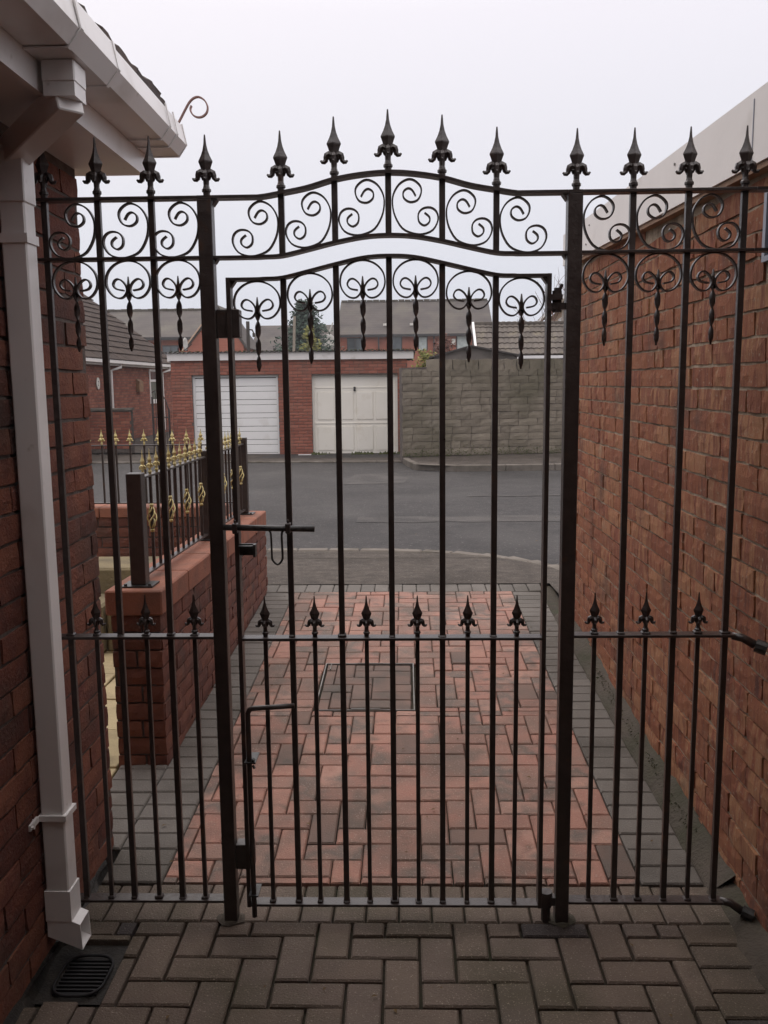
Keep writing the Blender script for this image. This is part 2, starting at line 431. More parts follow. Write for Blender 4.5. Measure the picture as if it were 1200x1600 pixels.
# road: one sheet, slightly cambered
g = MB(); xs = [-45+3*i for i in range(31)]; ys = [6.4, 7.5, 8.5, 9.5, 11, 13, 15, 17, 19, 21.5, 24]
def zr(y): return -.075+.045*math.exp(-((y-12.5)/3)**2)+.02*max(0, (y-17)/4)
vs = [(x, y, zr(y)) for y in ys for x in xs]; n = len(xs)
g.add(vs, [(j*n+i, j*n+i+1, (j+1)*n+i+1, (j+1)*n+i) for j in range(len(ys)-1) for i in range(n-1)])
road = structure('road', g, 'tarmac', smooth=True)
# worn strip and patches in the road surface
def patch(name, pts, mat, dz=.004):
    g = MB(); k = len(pts)
    g.add([(x, y, zr(y)+dz) for x, y in pts], [tuple(range(k))])
    o = structure(name, g, mat); return o
patch('road_patch', [(-1.15, 14.7), (-.05, 14.75), (.05, 15.7), (-.2, 16.8), (-.95, 16.5), (-1.0, 15.9)], 'tarmac_patch')
rnd = random.Random(3)
def strip(x0, x1, y, w, mat, name):
    top = []; bot = []; x = x0
    while x < x1:
        top.append((x, y+w/2+rnd.uniform(-.05, .05))); bot.append((x, y-w/2+rnd.uniform(-.05, .05))); x += .35
    patch(name, bot+top[::-1], mat, .0045)
strip(-.6, 2.9, 10.75, .42, 'tarmac_patch', 'road_patch')
strip(.9, 2.5, 12.9, .10, 'tarmac_patch', 'road_patch')

# near pavement apron between drive and kerb: falls to the road; curved kerb line
kerb_line = [(-9, 8.62), (-6, 8.62), (-3, 8.6), (-1.35, 8.57), (-.6, 8.55), (-.2, 8.5), (.12, 8.42), (.4, 8.30), (.7, 8.08), (.94, 7.8), (1.1, 7.5), (1.22, 7.15), (1.34, 6.6), (1.44, 6.0), (1.6, 5.0)]
kc = smooth_curve([(x, y, 0) for x, y in kerb_line], 5)
g = MB(); vs = []
K = len(kc)
for p in kc:
    yb = min(6.385 if p.x < 1.05 else 5.5, p.y-.01)
    for f in (0, .33, .66, 1):
        y = yb+(p.y-yb)*f
        vs.append((p.x, y, .147-.165*min(1, max(0, (y-6.385)/2.2))))
g.add(vs, [(i*4+j, (i+1)*4+j, (i+1)*4+j+1, i*4+j+1) for i in range(K-1) for j in range(3)])
structure('pavement', g, 'pavement', smooth=True)
# asphalt joint across the apron (old cut line)
for yy, zz, w in ((7.95, .035, .016), (8.35, .006, .012)):
    g = MB(); pts = []
    for i in range(22):
        x = -1.35+i*.105; pts.append((x, yy-.05*max(0, x)**2+rnd.uniform(-.006, .006)))
    tv = [(x, y+w/2, .1465-.165*((y-6.385)/(8.6-6.385))+.006) for x, y in pts]; bv = [(x, y-w/2, .1465-.165*((y-6.385)/(8.6-6.385))+.006) for x, y in pts]
    k = len(pts); g.add(bv+tv, [(i, i+1, k+i+1, k+i) for i in range(k-1)])
    structure('pavement_joint', g, 'sand')
def kerbs(name, pts, h_in, h_out, width=.125, seg=.9, z=-.06, parent=None, mat='kerb', top=None):
    """kerb stones along a polyline, each a piece"""
    P = [Vector((x, y, 0)) for x, y in pts]; L = [0]
    for a, b in zip(P, P[1:]): L.append(L[-1]+(b-a).length)
    def at(s):
        for i in range(len(P)-1):
            if s <= L[i+1] or i == len(P)-2:
                t = (s-L[i])/(L[i+1]-L[i]); return P[i].lerp(P[i+1], min(1, t))
    s = 0
    while s < L[-1]-.05:
        e = min(s+seg-.008, L[-1])
        a, b = at(s), at(e); d = (b-a)
        if d.length > .02:
            d.normalize(); nrm = Vector((-d.y, d.x, 0))
            g = MB(); q = []
            hz = h_in(max(a.y, b.y)) if callable(h_in) else h_in
            for zz in (z-.1, hz):
                for p in (a, b):
                    q.append(Vector((p.x, p.y, zz))); q.append(Vector((p.x, p.y, zz))+nrm*width)
            g.add(q, [(0, 1, 3, 2), (4, 6, 7, 5), (0, 2, 6, 4), (1, 5, 7, 3), (0, 4, 5, 1), (2, 3, 7, 6)])
            g.build('kerb_stone', mat, parent, bevel=.012)
        s += seg
kp = thing('kerb', 'flush concrete kerb curving round the pavement in front of the driveway', 'kerb', (0, 8.6, -.02))
kerbs('kerb_stone', [(p.x, p.y-.01) for p in kc], lambda y: .147-.165*min(1, max(0, (y-6.385)/2.2))+.012, 0, seg=.305, parent=kp)

# far pavement in front of stone wall and garages
fk = [(-.1, 19.2), (.02, 18.1), (.15, 17.35), (.5, 17.0), (1.2, 16.92), (2.5, 17.0), (5, 17.3), (12, 18.2)]
fkc = smooth_curve([(x, y, 0) for x, y in fk], 4)
g = MB(); vs = []; K = len(fkc)
for p in fkc: vs += [(p.x+.02, p.y+.03, .045), (p.x+.3 if p.y > 17.6 else p.x, 21.8, .075)]
g.add(vs, [(i*2, i*2+2, i*2+3, i*2+1) for i in range(K-1)])
structure('pavement', g, 'pavement')
kp2 = thing('kerb', 'raised concrete kerb stones below the grey stone wall across the road', 'kerb', (2, 17, .0))
kerbs('kerb_stone', [(p.x, p.y) for p in fkc], .052, 0, seg=.95, parent=kp2)
g = MB(); g.add([(-30, 19.6, .005), (-6.2, 19.3, -.045), (0.05, 19.0, -.045), (0.05, 21.6, -.085+.01), (-6.2, 21.6, -.03), (-30, 22.0, .2)], [(0, 1, 4, 5), (1, 2, 3, 4)])
structure('garage_forecourt', g, 'pavement')
kp3 = thing('kerb', 'low pale kerb edge along the forecourt of the two garages', 'kerb', (-3, 19.2, -.04))
kerbs('kerb_stone', [(-12, 19.65), (-6.2, 19.22), (-3, 19.08), (-.1, 18.95)], -.03, 0, seg=.95, parent=kp3, width=.15)

# ---------------- driveway block paving
g = MB(); g.add([(-1.06, 2.3, -.022), (1.06, 2.3, -.022), (1.06, 2.48, -.022), (1.06, 6.40, zg(6.4)-.018), (-1.06, 6.40, zg(6.4)-.018), (-1.06, 2.48, -.022)], [(0, 1, 2, 5), (5, 2, 3, 4)])
g.box((-1.06, 2.3, -.3), (1.06, 6.40, -.06))
drive = structure('driveway', g, 'sand', origin=(0, 4, 0))
g = MB(); g.add([(-1.3, -3, -.022), (1.06, -3, -.022), (1.06, 2.3, -.022), (-1.3, 2.3, -.022)], [(0, 1, 2, 3)])
path = structure('path', g, 'sand', origin=(0, 1, 0))
def paver_mesh(name, mat, w, l, seed):
    rnd = random.Random(seed); c = .005; h = .05
    w2, l2 = w/2, l/2
    j = lambda: rnd.uniform(-.0012, .0012)
    b = [(-l2+j(), -w2+j(), -h), (l2+j(), -w2+j(), -h), (l2+j(), w2+j(), -h), (-l2+j(), w2+j(), -h)]
    md = [(x, y, -.005) for x, y, z in b]
    t = [(math.copysign(abs(x)-c, x), math.copysign(abs(y)-c, y), 0) for x, y, z in b]
    return MB().add(b+md+t, [(0, 1, 5, 4), (1, 2, 6, 5), (2, 3, 7, 6), (3, 0, 4, 7), (4, 5, 9, 8), (5, 6, 10, 9), (6, 7, 11, 10), (7, 4, 8, 11), (8, 9, 10, 11)]).mesh(name, mat)
GAP = .004
class PaverSet:
    def __init__(s, name, mat, dark=None):
        s.full = [paver_mesh(name, mat, .1-GAP, .2-GAP, i) for i in range(3)]; s.name = name; s.items = []; s.mat = mat; s.pdark = .03 if 'pink' in mat else .03; s.darkm = paver_mesh(name, dark, .1-GAP, .2-GAP, 9) if dark else None
    def put(s, cx, cy, l, w, rot, z, slope=0): s.items.append((cx, cy, l, w, rot, z, slope))
    def flush(s, parent, maxn=300):
        s.items.sort(key=lambda t: (0 if in_view((t[0], t[1], t[5])) else 1, math.hypot(t[0], t[1])))
        rest = MB()
        for i, (cx, cy, l, w, rot, z, slope) in enumerate(s.items):
            me = random.choice(s.full)
            if s.darkm and random.random() < s.pdark: me = s.darkm
            z += random.uniform(-.0022, .0022)
            rx = math.atan(slope)
            tiltx, tilty = random.uniform(-.008, .008)+rx, random.uniform(-.008, .008)
            Mx = Matrix.Translation((cx, cy, z)) @ Matrix.Rotation(tiltx, 4, 'X') @ Matrix.Rotation(tilty, 4, 'Y') @ Matrix.Rotation(rot, 4, 'Z') @ Matrix.Diagonal((l/(.2-GAP), w/(.1-GAP), 1, 1))
            if i < maxn:
                o = inst(s.name, me, parent, (cx, cy, z), Mx.to_3x3().normalized())
                o.scale = (l/(.2-GAP), w/(.1-GAP), 1)
            else:
                rest.add([Mx @ v.co for v in me.vertices], [tuple(f.vertices) for f in me.polygons])
        if rest.v:
            o = rest.build(s.name, s.mat, parent); o['kind'] = 'stuff'
def herring(x0, x1, y0, y1, fn, ph=(0, 0), U=.1, skip=None):
    """90-degree herringbone; pieces cut at the edges of the field"""
    i0, i1 = int(math.floor((x0)/U))-2, int(math.ceil(x1/U))+2
    j0, j1 = int(math.floor(y0/U))-2, int(math.ceil(y1/U))+2
    for i in range(i0, i1):
        for j in range(j0, j1):
            k = (i-j+ph[0]) % 4
            if k == 0: a, b, c, d = i*U, (i+2)*U, j*U, (j+1)*U; rot = 0
            elif k == 3: a, b, c, d = i*U, (i+1)*U, j*U, (j+2)*U; rot = 1
            else: continue
            a += ph[1]; b += ph[1]
            A, B, C_, D_ = max(a, x0), min(b, x1), max(c, y0), min(d, y1)
            if B-A < .025 or D_-C_ < .025: continue
            if skip and skip((A+B)/2, (C_+D_)/2): continue
            fn(A, B, C_, D_, rot)
pk = PaverSet('paver', 'paver_pink', 'paver_cover')
def put_into(ps, zf, slope, GAP=GAP):
    def f(a, b, c, d, rot):
        l, w = (b-a-GAP, d-c-GAP) if not rot else (d-c-GAP, b-a-GAP)
        cx, cy = (a+b)/2, (c+d)/2
        ps.put(cx, cy, l, w, PI/2 if rot else 0, zf(cy), slope)
    return f
for z_ in ((-.80, .745, 2.667, 4.055), (-.80, .745, 4.71, 6.18), (-.80, -.449, 4.055, 4.71), (.039, .745, 4.055, 4.71)): herring(*z_, put_into(pk, zg, SL), ph=(0, .045))
pk.flush(drive)
eg = PaverSet('edging_paver', 'paver_grey')
y = 2.667
while y < 6.15:
    h = min(.1, 6.18-y)
    eg.put(.845, y+h/2, .2-GAP, h-GAP, 0, zg(y+.05)+.001, SL)
    eg.put(-.90, y+h/2, .2-GAP, h-GAP, 0, zg(y+.05)+.001, SL)
    if y < 3.48 and y > 2.86: eg.put(-1.10, y+h/2, .2-GAP, h-GAP, 0, zg(y+.05), SL)
    y += .1
th_row = PaverSet('threshold_paver', 'paver_brown')
x = -1.03
while x < .95:
    eg.put(x+.05, 6.28, .2-GAP, .1-GAP, PI/2, zg(6.28), SL)
    th_row.put(x+.05, 2.565, .2-GAP, .1-.006, PI/2, zg(2.54), 0)
    x += .1
eg.flush(drive); th_row.flush(drive)
# path behind the gate, where the camera stands
pb = PaverSet('paver', 'paver_brown', 'paver_dark')
pf = put_into(pb, lambda y: 0, 0, .008)
for z_ in ((-.815, .80, .9, 2.468), (-1.02, -.815, .9, 2.12), (-1.02, -.815, 2.37, 2.468)): herring(*z_, pf, ph=(1, .03))
y = .868
while y < 2.40:
    pb.put(.90, y+.05, .2-GAP, .1-.008, 0, 0, 0); y += .1
pb.flush(path)
g = MB()
herring(-1.25, 1.0, -1.5, .9, lambda a, b, c, d, r: g.box((a+.002, c+.002, -.04), (b-.002, d-.002, 0)), ph=(1, .03))
o = g.build('paver', 'paver_brown', path); o['kind'] = 'stuff'
# mortar haunch along the right wall
def haunch(x_in, x_out, y0, y1, h, name, mat='haunch', seedv=5):
    r = random.Random(seedv); g = MB(); vs = []; y = y0; k = 0
    while y <= y1+.001:
        z = zg(y); w = r.uniform(-.012, .012)
        vs += [(x_in+w, y, z-.02), (x_in+w+(.02 if x_out > x_in else -.02), y, z+.008+r.uniform(0, .006)), ((x_in+x_out)/2, y, z+h*.5+r.uniform(-.006, .006)), (x_out, y, z+h+r.uniform(-.008, .012))]
        y += .07; k += 1
    g.add(vs, [(i*4+j, i*4+j+1, (i+1)*4+j+1, (i+1)*4+j) for i in range(k-1) for j in range(3)])
    return structure(name, g, mat, smooth=True)
haunch(.935, 1.03, 2.62, 5.6, .055, 'mortar_haunch')
haunch(.935, 1.03, .6, 2.64, .04, 'mortar_haunch', seedv=8)
haunch(-.995, -1.03, .6, 2.85, .012, 'mortar_haunch', mat='black', seedv=9)
# moss in joints near the right wall
g = MB(); r = random.Random(4)
for i in range(260):
    y = r.uniform(2.9, 4.6); x = .985+r.uniform(-.02, .02)
    z = zg(y)+.035; s_ = r.uniform(.002, .005)
    g.add([(x-s_, y, z), (x+s_, y+s_, z), (x, y, z+s_*1.5)], [(0, 1, 2)])
for i in range(500):
    y = r.uniform(19.9, 20.0); x = r.uniform(-5.3, .2); s_ = r.uniform(.01, .04)
    if r.random() < .5: x = r.choice([-2.1, -.4, 0, .15, -1.0])+r.gauss(0, .12); y = 21.3+r.uniform(-.2, 0)
    else: continue
    z = -.06; g.add([(x-s_, y, z), (x+s_, y, z), (x+r.uniform(-.02, .02), y, z+s_*2.2)], [(0, 1, 2)])
o = g.build('moss', 'moss', None); o['kind'] = 'stuff'; o['label'] = 'tiny moss tufts and weeds in the joints'; o['category'] = 'moss'
# concrete collars round the gate posts
for x, s_ in ((-.535, 3), (.455, 5)):
    r = random.Random(s_); g = MB(); k = 12; ring = []
    for i in range(k):
        a = 2*PI*i/k; ring.append((x+math.cos(a)*(.042+r.uniform(-.008, .01)), YG+math.sin(a)*(.036+r.uniform(-.006, .01)), .004))
    g.add(ring+[(x, YG, .012)], [(i, (i+1) % k, k) for i in range(k)])
    structure('concrete_collar', g, 'haunch', smooth=True)

# manhole cover recessed tray
mz = lambda y: zg(y)
mh = thing('manhole_cover', 'square steel framed manhole cover filled with block paving in the red driveway', 'manhole cover', (-.205, 4.385, zg(4.385)))
g = MB()
x0, x1, y0, y1 = -.445, .035, 4.06, 4.705
for a, b in (((x0, y0), (x1, y0+.006)), ((x0, y1-.006), (x1, y1)), ((x0, y0), (x0+.006, y1)), ((x1-.006, y0), (x1, y1)), ((x0+.03, y0+.03), (x1-.03, y0+.034)), ((x0+.03, y1-.034), (x1-.03, y1-.03))):
    pass
def slopebox(g, a, b, dz0, dz1):
    v = []
    for dz in (dz0, dz1):
        for (x, y) in ((a[0], a[1]), (b[0], a[1]), (b[0], b[1]), (a[0], b[1])): v.append((x, y, zg(y)+dz))
    g.add(v, [(0, 3, 2, 1), (4, 5, 6, 7), (0, 1, 5, 4), (1, 2, 6, 5), (2, 3, 7, 6), (3, 0, 4, 7)])
slopebox(g, (x0, y0), (x1, y0+.005), -.02, .004); slopebox(g, (x0, y1-.005), (x1, y1), -.02, .004)
slopebox(g, (x0, y0+.005), (x0+.005, y1-.005), -.02, .0042); slopebox(g, (x1-.005, y0+.005), (x1, y1-.005), -.02, .0042)
g.build('frame', 'steel', mh)
for yy in (y0+.008, y1-.013):
    g = MB(); slopebox(g, (-.27, yy), (-.13, yy+.006), -.01, .008); g.build('lifting_slot', 'steel', mh)
g = MB(); slopebox(g, (x0+.03, y1-.10), (x0+.034, y1-.02), -.01, .008); g.build('lifting_slot', 'steel', mh)
tray = PaverSet('paver', 'paver_cover')
herring(x0+.012, x1-.012, y0+.016, y1-.016, put_into(tray, lambda y: zg(y)-.001, SL), ph=(0, .02))
tray.flush(mh)

# drain gully
dg = thing('drain_grate', 'black slotted drain grate in wet soil below the white downpipe shoe', 'drain', (-.93, 2.25, 0))
g = MB(); g.add([(-1.02, 2.12, -.014), (-.817, 2.12, -.014), (-.817, 2.37, -.014), (-1.02, 2.37, -.014)], [(0, 1, 2, 3)])
g.build('soil', 'black', dg)
g = MB(); ring = []
def rr(x, y, w, h, r_, n=5):
    out = []
    for cx, cy, a0 in ((x+w-r_, y+h-r_, 0), (x+r_, y+h-r_, 90), (x+r_, y+r_, 180), (x+w-r_, y+r_, 270)):
        for i in range(n+1):
            a = R_(a0+90*i/n); out.append((cx+r_*math.cos(a), cy+r_*math.sin(a), -.004))
    return out
g.tube(rr(-.965, 2.14, .135, .17, .05), .004, 6, closed=True)
g.build('rim', 'drain', dg, smooth=True)
for i in range(10):
    y = 2.155+i*.0155; g = MB(); g.box((-.957, y-.003, -.014), (-.838, y+.003, -.007)); g.build('slat', 'drain', dg)

# cream garden slabs to the left
g = MB(); g.add([(-6, 2.9, -.03), (-1.2, 2.9, -.03), (-1.2, 6.2, -.03), (-6, 6.2, -.03)], [(0, 1, 2, 3)])
patio = structure('patio', g, 'sand')
sm = [piece_mesh('slab', 'slab', .39, .39, .04, .006, seed=i+70) for i in range(3)]
for i in range(5):
    for j in range(8):
        x, y = -1.43-i*.40, 2.95+j*.41
        g = MB(); r = random.Random(i*9+j)
        q = [(x+r.uniform(-.006, .006)+sx_*.195, y+r.uniform(-.006, .006)+sy_*.2, 0) for sx_, sy_ in ((-1, -1), (1, -1), (1, 1), (-1, 1))]
        dzz = r.uniform(-.006, .006)
        g.add([(a, b, -.04) for a, b, c in q]+[(a, b, .0+dzz) for a, b, c in q], [(0, 1, 5, 4), (1, 2, 6, 5), (2, 3, 7, 6), (3, 0, 4, 7), (4, 5, 6, 7)])
        g.build('slab', 'slab', patio, bevel=.004)
st = thing('garden_step', 'cream stone blocks stacked as a low step beside the garden wall', 'step', (-1.85, 5.6, 0))
g = MB(); g.box((-2.15, 5.5, .0), (-1.62, 5.9, .46)); g.build('block', 'slab_dirty', st, bevel=.015)
g = MB(); g.box((-2.13, 5.15, .0), (-1.83, 5.49, .30)); g.build('block', 'slab_dirty', st, bevel=.015)
g = MB(); g.box((-1.825, 5.2, .0), (-1.62, 5.49, .29)); g.build('block', 'slab_dirty', st, bevel=.015)

# ================================================================== RIGHT GARAGE
gr = thing('brick_garage', 'rugged red brick side wall of the garage with deep white sloping roof board', 'garage', (1.02, 3, 0))
vz0 = lambda y: 2.20+.0365*(y-2.63)      # lower edge of board
vz1 = lambda y: 2.402+.0325*(y-2.70)     # upper edge
g = MB(); XW = 1.03
g.prism([(-2.5, -.3), (5.62, -.3), (5.62, vz0(5.62)+.02), (-2.5, vz0(-2.5)+.02)], 0, XW, 4.2)
g.build('wall', 'mortar', gr)
# the outer normal of this wall is -X: run from far to near so that it lies to the right of u
brick_wall(gr, (XW, 5.62), (0, -1), 6.6, 0.0, 2.55, 'brick_rustic', openings=[(2.99, 3.60, 1.925, 2.135)], limit=lambda c: vz0(5.62-c)-.004,
           proud=.006, rough=.0045, jitter=.003, seed=11, header_every=6)
g = MB(); g.prism([(-2.6, vz0(-2.6)), (5.72, vz0(5.72)), (5.72, vz1(5.72)), (-2.6, vz1(-2.6))], 0, .985, 1.003)
g.build('roof_board', 'board', gr)
g = MB(); g.prism([(-2.6, vz0(-2.6)-.018), (5.70, vz0(5.70)-.018), (5.70, vz0(5.70)-.002), (-2.6, vz0(-2.6)-.002)], 0, .992, 1.03)
g.build('batten', 'batten', gr)
g = MB(); g.box((.983, 2.655, vz0(2.655)+.001), (.9845, 2.660, vz1(2.655)-.02)); g.build('joint_strip', 'frame_grey', gr)
g = MB(); g.prism([(-2.6, vz1(-2.6)-.04), (5.72, vz1(5.72)-.04), (5.72, vz1(5.72)-.004), (-2.6, vz1(-2.6)-.004)], 0, 1.0035, 4.3)
g.build('roof', 'felt', gr)
for (y, dz) in ((3.95, .08), (5.0, .05), (4.92, .14), (3.4, .15)):
    g = MB(); g.box((.980, y-.004, vz0(y)+dz-.004), (.9845, y+.004, vz0(y)+dz+.004)); g.build('nail', 'steel', gr)
w = MB(); w.box((1.012, 2.03, 1.93), (1.028, 2.06, 2.13)); w.box((1.012, 2.605, 1.93), (1.028, 2.625, 2.13)); w.box((1.012, 2.06, 1.93), (1.028, 2.605, 1.945)); w.box((1.012, 2.06, 2.115), (1.028, 2.605, 2.13))
wf = w.build('window_frame', 'frame_grey', gr); g = MB(); g.box((1.022, 2.061, 1.946), (1.026, 2.604, 2.114)); g.build('pane', 'glass', wf)

# ================================================================== LEFT HOUSE
hs = thing('house', 'dark red brick house corner with white gutter and fascia on the left', 'house', (-1.03, 2, 0))
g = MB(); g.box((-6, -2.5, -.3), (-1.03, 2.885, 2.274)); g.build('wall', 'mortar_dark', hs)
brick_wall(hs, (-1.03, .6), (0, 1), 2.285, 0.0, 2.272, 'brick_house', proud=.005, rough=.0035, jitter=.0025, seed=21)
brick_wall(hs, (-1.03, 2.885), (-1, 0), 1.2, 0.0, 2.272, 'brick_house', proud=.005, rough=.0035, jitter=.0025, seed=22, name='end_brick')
g = MB(); g.box((-1.035, -2.5, 2.276), (-.846, 2.985, 2.290)); g.build('soffit', 'upvc', hs)
g = MB(); g.box((-2.6, 2.9, 2.277), (-1.036, 2.985, 2.289)); g.build('soffit', 'upvc', hs)
g = MB(); g.box((-.845, -2.5, 2.268), (-.830, 2.99, 2.455)); g.box((-.846, 2.9905, 2.268), (-.828, 3.0, 2.455)); g.build('fascia', 'upvc', hs)
# gable bargeboard along the house end (rises to the ridge)
g = MB(); g.prism([(-.85, 2.29), (-.85, 2.44), (-3.5, 3.97), (-3.5, 3.82)], 1, 2.988, 3.0)
g.build('bargeboard', 'upvc', hs)
g = MB(); g.box((-6, -6, -.3), (4.2, -1.6, 5.2)); g.build('added_shade_block', 'mortar_dark', hs)  # unseen block added behind the camera to darken the foreground
g = MB(); g.box((-.45, -1.6, 2.74), (1.9, 1.15, 2.84)); g.build('added_shade_slab', 'felt', hs)  # unseen overhead slab, added to keep sky light off the near paving
# gutter (square-line) : open channel with outlet and clips
def gutter_profile(y0, y1, grow=0.0):
    pr = [(-.829, 2.425+grow), (-.829, 2.338-grow), (-.728-grow*.3, 2.338-grow), (-.703+grow, 2.372), (-.716+grow, 2.432+grow)]
    g = MB(); n = len(pr); inner = [(x+(.004 if i < 2 else -.004), z+(.004 if i in (1, 2) else .0)) for i, (x, z) in enumerate(pr)]
    vs = []
    for y in (y0, y1):
        vs += [(x, y, z) for x, z in pr]+[(x, y, z) for x, z in inner]
    fs = []
    for i in range(n-1):
        fs.append((i, i+1, 2*n+i+1, 2*n+i)); fs.append((n+i, 2*n+n+i, 2*n+n+i+1, n+i+1))
        fs.append((i, n+i, n+i+1, i+1)); fs.append((2*n+i, 2*n+i+1, 3*n+i+1, 3*n+i))
    fs.append((0, 2*n, 3*n, n)); fs.append((n-1, 2*n-1, 4*n-1, 3*n-1))
    g.add(vs, fs); return g
gut = gutter_profile(-2.5, 3.0).build('gutter', 'upvc', hs)
g = MB(); g.prism([(-.830, 2.428), (-.830, 2.334), (-.727, 2.334), (-.700, 2.372), (-.713, 2.436)], 1, 3.001, 3.006); g.build('end_cap', 'upvc', gut)
for a, b in ((2.045, 2.060), (2.300, 2.315), (2.79, 2.797), (2.875, 2.882)):
    gutter_profile(a, b, .006).build('union_clip', 'upvc', gut)
gutter_profile(2.061, 2.299, .0035).build('outlet_body', 'upvc', gut)
# swan-neck offset and downpipe
dp = MB(); ox, oy = -.780, 2.150
dp.box((ox-.038, oy-.038, 2.285), (ox+.038, oy+.038, 2.333))
outlet = dp.build('outlet', 'upvc', gut, bevel=.003)
def sq_tube(pts, w, nm, par, mat='upvc', bev=0, normal=(0, 1, 0)):
    return MB().tube(pts, 1, rect=(w, w), normal=normal).build(nm, mat, par, bevel=bev)
px, py = -.9825, 2.3225
down = sq_tube([(px, py, 2.20), (px, py, .16)], .065, 'downpipe', hs, bev=.004)
sq_tube([(ox, oy, 2.295), (ox, oy, 2.255)], .072, 'offset_bend', down)
# diagonal arm
g = MB(); A = Vector((ox+.002, oy, 2.255)); B = Vector((px, py, 2.185))
d = (B-A); g.tube([A-d.normalized()*.015, A+d*.3, A+d*.7, B+d.normalized()*.015], 1, rect=(.066, .066), normal=(0, 0, 1)); g.build('offset_arm', 'upvc', down, bevel=.003)
sq_tube([(px, py, 2.185), (px, py, 2.06)], .0725, 'offset_socket', down, bev=.003)
sq_tube([(px, py, 1.985), (px, py, 1.962)], .073, 'pipe_clip', down)
for z in (.415,):
    g = MB(); g.box((px-.037, py-.040, z), (px+.040, py+.040, z+.016)); g.box((-1.028, py-.095, z), (-1.017, py-.040, z+.016)); g.tube([(-1.022, py-.086, z+.008), (-1.010, py-.086, z+.008)], .006, 6); g.build('pipe_clip', 'upvc', down)
sq_tube([(px, py, .205), (px, py, .115)], .0725, 'pipe_socket', down)
# shoe: bends toward the drain with an open mouth
g = MB()
sp = [(-1.017, .115), (-.948, .115), (-.924, .104), (-.921, .028), (-1.017, .068)]
for yy in (py-.0345, py+.0315): g.prism(sp, 1, yy, yy+.003)
for a_, b_ in ((4, 0), (1, 2), (3, 4)):
    p_, q_ = sp[a_], sp[b_]; mx_, mz_ = -.975, .085
    ip = (p_[0]+(mx_-p_[0])*.05, p_[1]+(mz_-p_[1])*.07); iq = (q_[0]+(mx_-q_[0])*.05, q_[1]+(mz_-q_[1])*.07)
    g.prism([p_, q_, iq, ip], 1, py-.0312, py+.0312)
g.build('shoe', 'upvc', down)
# roof: slope and tile ends over the gutter
g = MB(); g.prism([(-.775, 2.452), (-4.5, 4.60), (-4.5, 4.52), (-.775, 2.440)], 1, -2.5, 2.98); g.build('roof', 'roof_dark', hs)
r = random.Random(12)
for i in range(9):
    y = 2.985-.145-.29*i
    g = MB(); vs = []; nx = 10; lift = .012 if i == 0 else 0; base = (.030, .034, .026, .010, -.006)[min(i, 4)]
    for (X, zz) in ((-.762, 0), (-1.05, .166)):
        for k in range(nx+1):
            yy = y-.15+.30*k/nx
            z = 2.462+base+zz+.006*(1+math.cos(4*PI*k/nx))+lift*math.sin(PI*min(1, k/nx))+r.uniform(-.0015, .0015)
            vs.append((X+r.uniform(-.002, .002), yy, z))
    n0 = len(vs); vs += [(x, y_, z-.028) for x, y_, z in vs]
    W2 = nx+1; fs = []
    for k in range(nx):
        fs.append((k, k+1, W2+k+1, W2+k)); fs.append((n0+k, n0+W2+k, n0+W2+k+1, n0+k+1)); fs.append((k, n0+k, n0+k+1, k+1))
    fs.append((0, W2, n0+W2, n0)); fs.append((nx, n0+nx, n0+W2+nx, W2+nx))
    g.add(vs, fs); g.build('roof_tile', 'roof_edge', hs)
# verge tiles going up the gable
for i in range(8):
    X = -.80-i*.27; Z = 2.50+i*.156
    g = MB(); g.prism([(X, Z), (X+.02, Z+.035), (X-.29, Z+.21), (X-.30, Z+.165)], 1, 2.90, 3.015); g.build('verge_tile', 'roof_edge', hs)
# decorative scroll hook
hk = [(-.766, 2.415), (-.752, 2.437), (-.735, 2.463), (-.715, 2.497), (-.700, 2.520), (-.684, 2.533), (-.667, 2.535), (-.650, 2.524), (-.641, 2.505), (-.645, 2.486), (-.660, 2.474), (-.678, 2.473), (-.692, 2.482), (-.698, 2.497), (-.694, 2.509)]
g = MB(); g.tube(smooth_curve([(x, 3.06, z) for x, z in hk], 4), 1, rect=(.0045, .012), normal=(0, 1, 0))
g.tube([(-.752, 3.06, 2.437), (-.742, 3.06, 2.453)], .006, 6); g.tube([(-.766, 3.06, 2.415), (-.766, 3.012, 2.40)], .004, 5)
tag(g.build('scroll_hook', 'copper_hook', None), 'thin rusty pink scroll hook curling above the end of the white gutter', 'hook')

